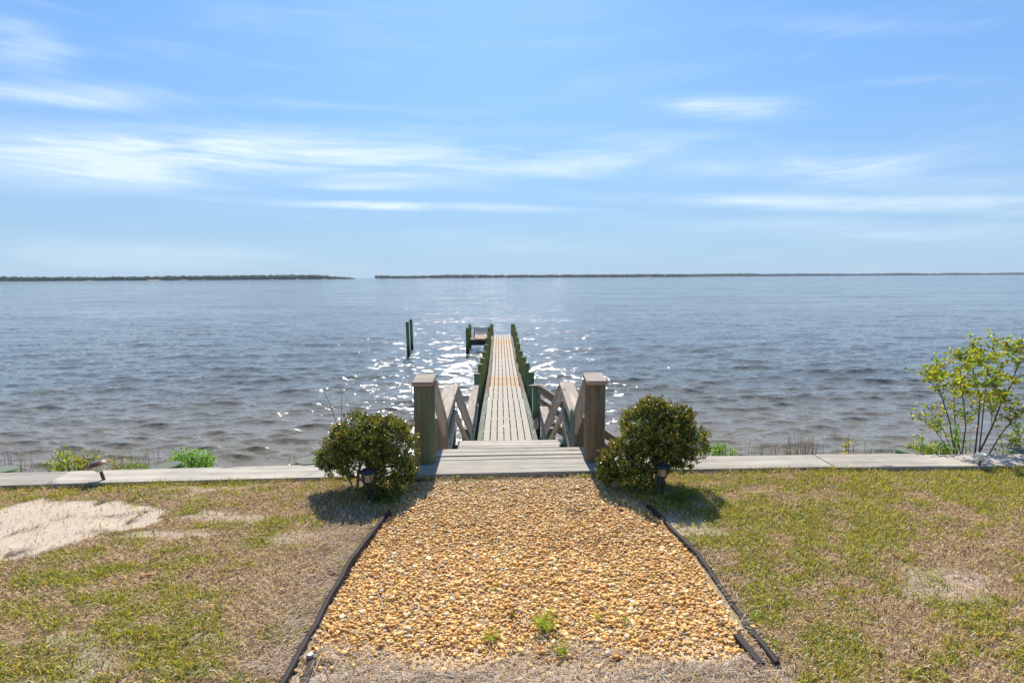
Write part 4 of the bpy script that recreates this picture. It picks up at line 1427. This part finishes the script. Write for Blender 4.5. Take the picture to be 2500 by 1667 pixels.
# straw coloured blades, mostly lying
x, y = scatter(420000, -7.5, 7.5, 2.2, lambda x, y: np.clip((.62 - .25 * greenf(x, y)) * (1 - .93 * np.clip(sandf(x, y) * 1.25, 0, 1)), 0, 1) * sh(x, y), 102)
n = len(x)
print('straw blades', n)
V, F, c = blades(np.stack([x, y, groundz(x, y) - .001], 1), rng.normal(.6, .9, n) + np.where(rng.random(n) < .5, math.pi, 0), rng.uniform(.6, 1.0, n), rng.uniform(.03, .075, n),
                 rng.uniform(.0028, .0055, n), pick(SC, n, .3))
tag(link('dry_grass', npmesh('dry_grass', V, F, M['straw'], c)), 'straw coloured dead grass lying through the lawn', 'dry grass', kind='stuff')


# longer blades that creep over the front edge of the timber
rng = np.random.default_rng(140)
x = rng.uniform(-7, 7, 15000)
x = x[((x < -1.15) | (x > 1.3)) & (rng.random(15000) < np.clip(fbm(x * 2.2 + 50, x * 0 + 3, 150, 3) * 2.4 - .75, .04, 1))]
n = len(x)
y = capy(x) - np.abs(rng.normal(0, .03, n)) - .004
V, F, c = blades(np.stack([x, y, groundz(x, y) - .004], 1), rng.normal(1.2, 1.2, n), rng.uniform(.3, .9, n), rng.uniform(.05, .11, n), rng.uniform(.003, .006, n),
                 pick(GC + SC[:3], n, .25))
tag(link('edge_grass', npmesh('edge_grass', V, F, M['grass'], c)), 'longer grass creeping over the front edge of the bulkhead cap', 'grass', kind='stuff')


# ------------------------------------------------------------------ dead runners and roots
def runners(name, spots, label, cat):
    """spots: list of (x, y, heading, length, width)"""
    V, F, Cc = [], [], []
    nb = 0
    r = np.random.default_rng(len(spots))
    sa = np.array([(q[0], q[1]) for q in spots])
    zc = groundz(sa[:, 0], sa[:, 1])
    for (x, y, h, L, wd, colr) in spots:
        k = 6
        pts = []
        hh = h
        px_, py_ = x, y
        lift = r.uniform(0, .02)
        for i in range(k):
            pts.append((px_, py_, lift * math.sin(math.pi * i / (k - 1)) + .006))
            hh += r.normal(0, .28)
            px_ += math.cos(hh) * L / (k - 1)
            py_ += math.sin(hh) * L / (k - 1)
        P = np.array(pts)
        P[:, 2] += zc[len(V) // 18]
        for i in range(k):
            d = P[min(i + 1, k - 1)] - P[max(i - 1, 0)]
            d /= np.linalg.norm(d)
            s = np.array([-d[1], d[0], 0])
            ww = wd * (1 - .6 * i / (k - 1)) / 2
            V += [P[i] - s * ww, P[i] + [0, 0, ww * .35], P[i] + s * ww]
        for i in range(k - 1):
            b = nb + i * 3
            F += [(b, b + 1, b + 4, b + 3), (b + 1, b + 2, b + 5, b + 4)]
        nb += 3 * k
        Cc += [colr] * (3 * k)
    return tag(link(name, npmesh(name, V, F, M['straw'], np.array(Cc))), label, cat, kind='stuff')


RC = [(.50, .40, .30), (.40, .31, .22), (.62, .50, .38), (.26, .17, .11)]
r_ = random.Random(5)
spots = []
# mat of dead runners across the bottom of the gravel bed
for k in range(2100):
    x = r_.uniform(-1.25, 1.62)
    y = 3.34 - abs(r_.gauss(0, .22)) + .12 * math.sin(x * 4)
    if y < 2.3: continue
    spots.append((x, y, r_.gauss(.2, .8), r_.uniform(.05, .20), r_.uniform(.0025, .006), r_.choice(RC)))
for k in range(60):
    spots.append((r_.uniform(-1.2, 1.5), r_.uniform(3.5, 4.0), r_.gauss(1.2, .6), r_.uniform(.12, .35), .006, r_.choice(RC)))
# thatch pouring over the left edging, and scattered over the lawn
for k in range(1500):
    y = r_.uniform(3.1, 5.6)
    x = -1.36 - abs(r_.gauss(0, .20))
    spots.append((x, y, r_.gauss(.5, .4), r_.uniform(.06, .20), r_.uniform(.0025, .005), r_.choice(RC)))
for k in range(60):
    y = r_.uniform(3.3, 5.5)
    spots.append((-1.40, y, r_.gauss(.2, .4), r_.uniform(.1, .22), .005, r_.choice(RC[:3])))
    y = r_.uniform(3.3, 5.5)
    spots.append((1.68, y, math.pi + r_.gauss(.3, .4), r_.uniform(.1, .22), .005, r_.choice(RC[:3])))
_rx, _ry = np.array([r_.uniform(-6.5, 6.5) for k in range(6000)]), np.array([r_.uniform(2.5, 6.4) for k in range(6000)])
for x, y, s in zip(_rx.tolist(), _ry.tolist(), sandf(_rx, _ry).tolist()):
    if -1.3 < x < 1.6 or s > .9 or r_.random() > .35 + .5 * s: continue
    spots.append((x, y, r_.gauss(.35, .7), r_.uniform(.05, .20), r_.uniform(.002, .0045), r_.choice(RC)))
# stringy runners creeping over the sand patch
for (a, b) in (((0, 1322), (165, 1266)), ((205, 1270), (360, 1255)), ((0, 1392), (190, 1330)), ((190, 1310), (330, 1300)), ((300, 1290), (350, 1258)), ((300, 1235), (355, 1210)), ((0, 1365), (60, 1352)), ((230, 1240), (250, 1228))):
    A, B = gp(*a), gp(*b)
    for k in range(48):
        t = r_.random()
        q = A.lerp(B, t)
        dd = B - A
        spots.append((q.x + r_.gauss(0, .012), q.y + r_.gauss(0, .018) + .03 * math.sin(t * 9), math.atan2(dd.y, dd.x) + r_.gauss(0, .45), r_.uniform(.04, .14), r_.uniform(.003, .006),
                      r_.choice([(.25, .19, .13), (.32, .25, .16), (.16, .12, .08)])))
runners('dead_runners', spots, 'grey dead runners and roots matted over lawn and gravel edge', 'dead runners')

# litter of thatch along the foot of the timber
spots = []
for k in range(2600):
    x = r_.uniform(-6.5, 6.5)
    if -1.1 < x < 1.2: continue
    y = float(capy(x)) - abs(r_.gauss(0, .07)) + .01
    spots.append((x, y, r_.gauss(0, .8), r_.uniform(.03, .09), r_.uniform(.002, .004), r_.choice([(.36, .24, .14), (.27, .18, .11), (.46, .36, .22)])))
runners('thatch_litter', spots, 'reddish brown thatch litter heaped against the front of the bulkhead cap', 'thatch')


# ------------------------------------------------------------------ weeds in the gravel and lawn
def tuft(name, label, px, py, h, spread, nb, palette, leafy=False, group=None, cat='weed', lw=.006):
    global rng
    rng = np.random.default_rng(sum(map(ord, label)) + int(px))
    c = gp(px, py, 0)
    z0 = float(groundz(np.array([c.x]), np.array([c.y]))[0])
    n = nb
    a = rng.uniform(0, 6.28, n)
    rr_ = np.abs(rng.normal(0, spread * .4, n))
    P = np.stack([rr_ * np.cos(a), rr_ * np.sin(a), np.full(n, z0 - .005)], 1)
    if leafy:
        VV, FF, CC, k = [], [], [], 0
        ns = max(4, nb // 9)
        for s in range(ns):
            aa = rng.uniform(0, 6.28)
            ln = rng.uniform(.2, .9)
            base = np.array([math.cos(aa) * spread * .3 * rng.random(), math.sin(aa) * spread * .3 * rng.random(), z0])
            tip = base + np.array([math.cos(aa) * spread * ln * .6, math.sin(aa) * spread * ln * .6, h * rng.uniform(.55, 1)])
            u = np.linspace(.15, 1, 11)[:, None]
            Pp = base + (tip - base) * u
            Dd = np.stack([np.cos(np.arange(11) * 2.4), np.sin(np.arange(11) * 2.4), np.full(11, .9)], 1)
            v, f, cc = leaves(Pp, Dd, np.full(11, h * .30), np.full(11, h * .085), pick(palette, 11, .25), .1)
            VV.append(v); FF.append(f + k); CC.append(cc); k += len(v)
            v, f, cc = blades(base[None], np.array([aa]), np.array([.3]), np.array([h * .8]), np.array([.004]), pick(palette, 1))
            VV.append(v); FF.append(f + k); CC.append(cc); k += len(v)
        V, F, cc = np.concatenate(VV), np.concatenate(FF), np.concatenate(CC)
    else:
        V, F, cc = blades(P, a, rng.uniform(.1, .7, n), rng.uniform(.6, 1, n) * h, np.full(n, lw), pick(palette, n, .25))
    o = link(name, npmesh(name, V, F, M['leaf_soft'], cc), None, Matrix.Translation((c.x, c.y, 0)))
    return tag(o, label, cat, group, 'stuff' if nb >= 300 else None)


WG = [(.28, .36, .06), (.36, .41, .08), (.40, .37, .08), (.20, .28, .05)]
tuft('weed', 'feathery yellow green weed at the bottom centre of the gravel, left one', 1197, 1560, .075, .12, 150, WG, True)
tuft('weed', 'largest feathery yellow green weed rising from the gravel at the bottom centre', 1333, 1535, .115, .15, 220, WG, True)
tuft('weed', 'feathery green weed low beside the large one in the bottom gravel', 1372, 1590, .075, .12, 160, WG, True)
tuft('weed', 'orange tinged low weed at the foot of the large gravel weed', 1315, 1590, .04, .10, 120, [(.45, .22, .05), (.36, .28, .06), (.26, .16, .07)], True)
tuft('weed', 'upright green weed in the gravel right of the large weed', 1461, 1512, .08, .05, 50, WG, True)
tuft('weed', 'slim green weed far right of the large weed in the gravel', 1528, 1516, .06, .04, 40, WG, True)
tuft('grass_tuft', 'stiff reddish grass tuft in the lower middle of the gravel', 1251, 1500, .085, .014, 44, [(.30, .16, .06), (.24, .20, .07), (.18, .16, .05)])
tuft('weed', 'pale green flat weed left of the middle of the gravel', 974, 1462, .03, .07, 60, WG, True)
tuft('weed', 'small dark green weed near the middle of the gravel', 1208, 1440, .035, .05, 50, GR, True)
tuft('weed', 'bright green sprig at the front edge of the steps, left of centre', 1119, 1168, .055, .05, 60, WG, True)
tuft('weed', 'small green sprig under the left end of the front step', 1068, 1172, .04, .04, 50, WG, True)
tuft('weed', 'small yellow green sprig under the right part of the front step', 1424, 1162, .04, .04, 50, WG, True)
tuft('weed', 'small sprig in front of the step right of centre', 1259, 1167, .035, .04, 50, WG, True)
tuft('weed', 'broad leaved bright green seedling in the lawn right of the edging', 1845, 1510, .045, .06, 40, [(.20, .42, .05), (.26, .46, .06)], True)
tuft('weed', 'pale green leafy weed beside the lower end of the right edging', 1880, 1575, .04, .10, 120, GR + WG, True)
tuft('weed', 'yellow green weed on the lawn next to the left part of the bulkhead', 628, 1168, .035, .05, 60, [(.30, .42, .05)], True)
tuft('weed', 'orange tinged weed in front of the bulkhead right of the brown lamp', 322, 1175, .05, .05, 70, [(.40, .24, .06), (.20, .25, .05)], True)
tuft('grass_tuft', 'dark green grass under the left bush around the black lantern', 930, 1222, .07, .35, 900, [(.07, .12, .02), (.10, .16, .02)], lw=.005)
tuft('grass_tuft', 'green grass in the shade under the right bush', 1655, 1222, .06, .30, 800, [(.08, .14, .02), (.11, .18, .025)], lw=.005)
tuft('grass_tuft', 'golden dry grass at the front of the gravel near the steps, left', 1170, 1195, .035, .28, 500, [(.48, .33, .08), (.38, .28, .07), (.28, .28, .06)], lw=.004)
tuft('grass_tuft', 'golden dry grass at the front of the gravel near the steps, right', 1340, 1185, .035, .35, 600, [(.48, .33, .08), (.42, .26, .07), (.28, .28, .06)], lw=.004)
tuft('grass_tuft', 'brown dry grass at the right front corner of the gravel', 1510, 1195, .06, .2, 400, [(.42, .27, .08), (.34, .26, .10), (.25, .24, .06)], lw=.004)
# uncounted fine sprouts poking through the gravel
rng = np.random.default_rng(55)
n = 330
bx = rng.uniform(-1.2, 1.5, n)
by_ = rng.uniform(3.5, 6.4, n)
bx, by_ = np.repeat(bx, 5) + rng.normal(0, .008, n * 5), np.repeat(by_, 5) + rng.normal(0, .008, n * 5)
n = len(bx)
V, F, c = blades(np.stack([bx, by_, groundz(bx, by_)], 1), rng.uniform(0, 6.28, n), rng.uniform(.1, .5, n), rng.uniform(.02, .055, n), rng.uniform(.003, .005, n),
                 pick([(.22, .22, .06), (.30, .18, .07), (.18, .24, .05), (.35, .27, .1)], n))
tag(link('gravel_sprouts', npmesh('gravel_sprouts', V, F, M['grass'], c)), 'fine sprouts poking through the gravel bed', 'sprouts', kind='stuff')


# ------------------------------------------------------------------ path lights
def black_lantern(px, py, label, s=1.0):
    c = gp(px, py, 0)
    t = thing('path_light', (c.x, c.y, 0), label, 'lamp', 'black path lanterns')
    T = Matrix.Translation((c.x, c.y, 0)) @ Matrix.Rotation(R(random.uniform(-2, 2)), 4, 'Y')
    MB().lathe([(.013, -.08), (.014, .18), (.020, .185), (.020, .21), (.030, .215)], 14).build('stake', M['black_metal'], t, T, True)
    MB().lathe([(.0, .212), (.046, .213), (.050, .222), (.048, .23), (0, .231)], 24).build('base_ring', M['black_metal'], t, T, True)
    pr = []
    MB().lathe([(.043, .23), (.044, .27), (.046, .325)], 28).build('lens', M['amber'], t, T, False)
    for k in range(4):
        a = math.pi / 4 + k * math.pi / 2
        x_, y_ = .048 * math.cos(a), .048 * math.sin(a)
        MB().tube([T @ Vector((x_, y_, .226)), T @ Vector((x_, y_, .33))], .0035, 5).build('strut', M['black_metal'], t)
    MB().lathe([(0, .325), (.05, .326), (.086, .322), (.090, .327), (.082, .342), (.060, .358), (.036, .366), (.034, .372), (0, .374)], 28).build('cap', M['black_metal'], t, T, True)
    return t


black_lantern(900, 1226, 'black lantern path light with amber lens in front of the left bush')
black_lantern(1616.5, 1211, 'black lantern path light with amber lens in front of the right bush')
# leaning red brown lamp
c = gp(257, 1180, 0)
t = thing('solar_light', (c.x, c.y, 0), 'leaning red brown solar lamp with cream bowl by the left bulkhead', 'lamp')
T = Matrix.Translation((c.x, c.y, 0)) @ Matrix.Rotation(R(-15), 4, 'Y') @ Matrix.Scale(1.15, 4)
MB().lathe([(.016, -.06), (.016, .125), (.018, .13)], 14).build('stake', M['brown_plastic'], t, T, True)
MB().lathe([(.018, .128), (.034, .135), (.052, .16), (.060, .20)], 22).build('lens', M['cream'], t, T, True)
MB().lathe([(0, .199), (.086, .200), (.090, .207), (.080, .222), (.062, .236), (.06, .238), (0, .239)], 26).build('cap', M['brown_plastic'], t, T, True)
MB().lathe([(0, .241), (.052, .241), (.052, .238)], 22).build('solar_panel', M['solar'], t, T)
# cup lamp without its top
c = gp(2391, 1143, 0)
t = thing('solar_light', (c.x, c.y, 0), 'pale frosted cup of a capless solar lamp on a short stake by the right bulkhead', 'lamp')
T = Matrix.Translation((c.x, c.y, 0)) @ Matrix.Scale(.92, 4) @ Matrix.Translation((0, 0, .03))
MB().lathe([(.014, -.10), (.014, .075), (.016, .08)], 12).build('stake', M['brown_plastic'], t, T, True)
MB().lathe([(.014, .078), (.034, .085), (.046, .11), (.056, .165), (.060, .168), (.053, .163), (.042, .11), (.02, .09), (0, .088)], 22).build('lens', M['frost'], t, T, True)


# ------------------------------------------------------------------ small litter
def small(name, px, py, label, cat, mb, material, rot=0, smooth=False):
    c = gp(px, py, 0)
    z = float(groundz(np.array([c.x]), np.array([c.y]))[0])
    o = mb.build(name, material, None, Matrix.Translation((c.x, c.y, z)) @ Matrix.Rotation(rot, 4, 'Z'), smooth)
    return tag(o, label, cat)


def ch(L, W_, H_):
    return MB().add([(-L, -W_, .0), (L, -W_ * .6, 0), (L * .9, W_, 0), (-L * .95, W_ * .8, 0), (-L, -W_, H_), (L, -W_ * .6, H_ * .8), (L * .9, W_, H_), (-L * .95, W_ * .8, H_ * .9)],
                    [(0, 3, 2, 1), (4, 5, 6, 7), (0, 1, 5, 4), (1, 2, 6, 5), (2, 3, 7, 6), (3, 0, 4, 7)])


small('wood_chip', 357, 1413, 'long orange wood chip lying on the left lawn', 'wood chip', ch(.038, .009, .03), M['orange_wood'], .35)
small('metal_cap', 757, 1614, 'small round grey metal cap inside the lower left edging', 'cap', MB().lathe([(0, .035), (.018, .034), (.021, .028), (.021, 0)], 18), M['metal_cap'], 0, True)
lf = MB().add([(-.035, 0, .03), (0, -.014, .022), (.035, 0, .034), (0, .014, .026), (0, 0, .02)], [(0, 1, 4), (1, 2, 4), (2, 3, 4), (3, 0, 4), (4, 1, 0), (4, 2, 1), (4, 3, 2), (4, 0, 3)])
small('fallen_leaf', 1967, 1512, 'tan fallen leaf on the lower right lawn', 'leaf', lf, M['dead_leaf'], -.9)
small('fallen_leaf', 2487, 1243, 'pale fallen leaf on the grass at the upper right edge', 'leaf', lf, M['dead_leaf'], -.3)
c = gp(1382, 1251, 0)
sg = MB().tube([Vector((0, .01, .02)), Vector((.06, -.012, .026)), Vector((.15, -.016, .022)), Vector((.22, .012, .03))], [.005, .008, .008, .004], 6)
tag(sg.build('stick', M['twig'], None, Matrix.Translation(c)), 'dark bent stick lying on the upper right gravel', 'stick')
c = gp(1447, 1310, 0)
sg = MB().tube([Vector((0, -.15, .02)), Vector((.06, -.03, .026)), Vector((.17, .06, .024)), Vector((.36, .16, .03))], [.004, .004, .004, .003], 5)
tag(sg.build('twig', M['twig'], None, Matrix.Translation(c)), 'thin grey twig curving to the right edge of the gravel', 'twig')
c = gp(1010, 1182, 0)
dt = MB()
for k in range(3):
    a0 = .4 * k
    dt.tube([Vector((.07 * math.cos(a0 + q * .35) * (1 + .2 * k), .05 * math.sin(a0 + q * .35), .02 + .01 * k)) for q in range(10)], .005, 5)
tag(dt.build('wire_coil', M['black_metal'], None, Matrix.Translation(c)), 'small dark loop of wire at the left end of the front step', 'wire')


# ------------------------------------------------------------------ air
hm = bpy.data.materials.new('lake_air')
hm.use_nodes = True
hm.node_tree.nodes.clear()
HN = NT(hm.node_tree)
pv = HN.n('ShaderNodeVolumePrincipled', {'Color': (.80, .88, 1.0, 1), 'Density': HAZE, 'Anisotropy': 0.0})
HN.n('ShaderNodeOutputMaterial', {'Volume': pv.outputs[0]})
hz_ = MB().box(-9800, 9800, -90, 7400, -6.2, 42).build('haze', hm)
tag(hz_, 'thin blue summer haze over the lake', 'haze', kind='stuff')
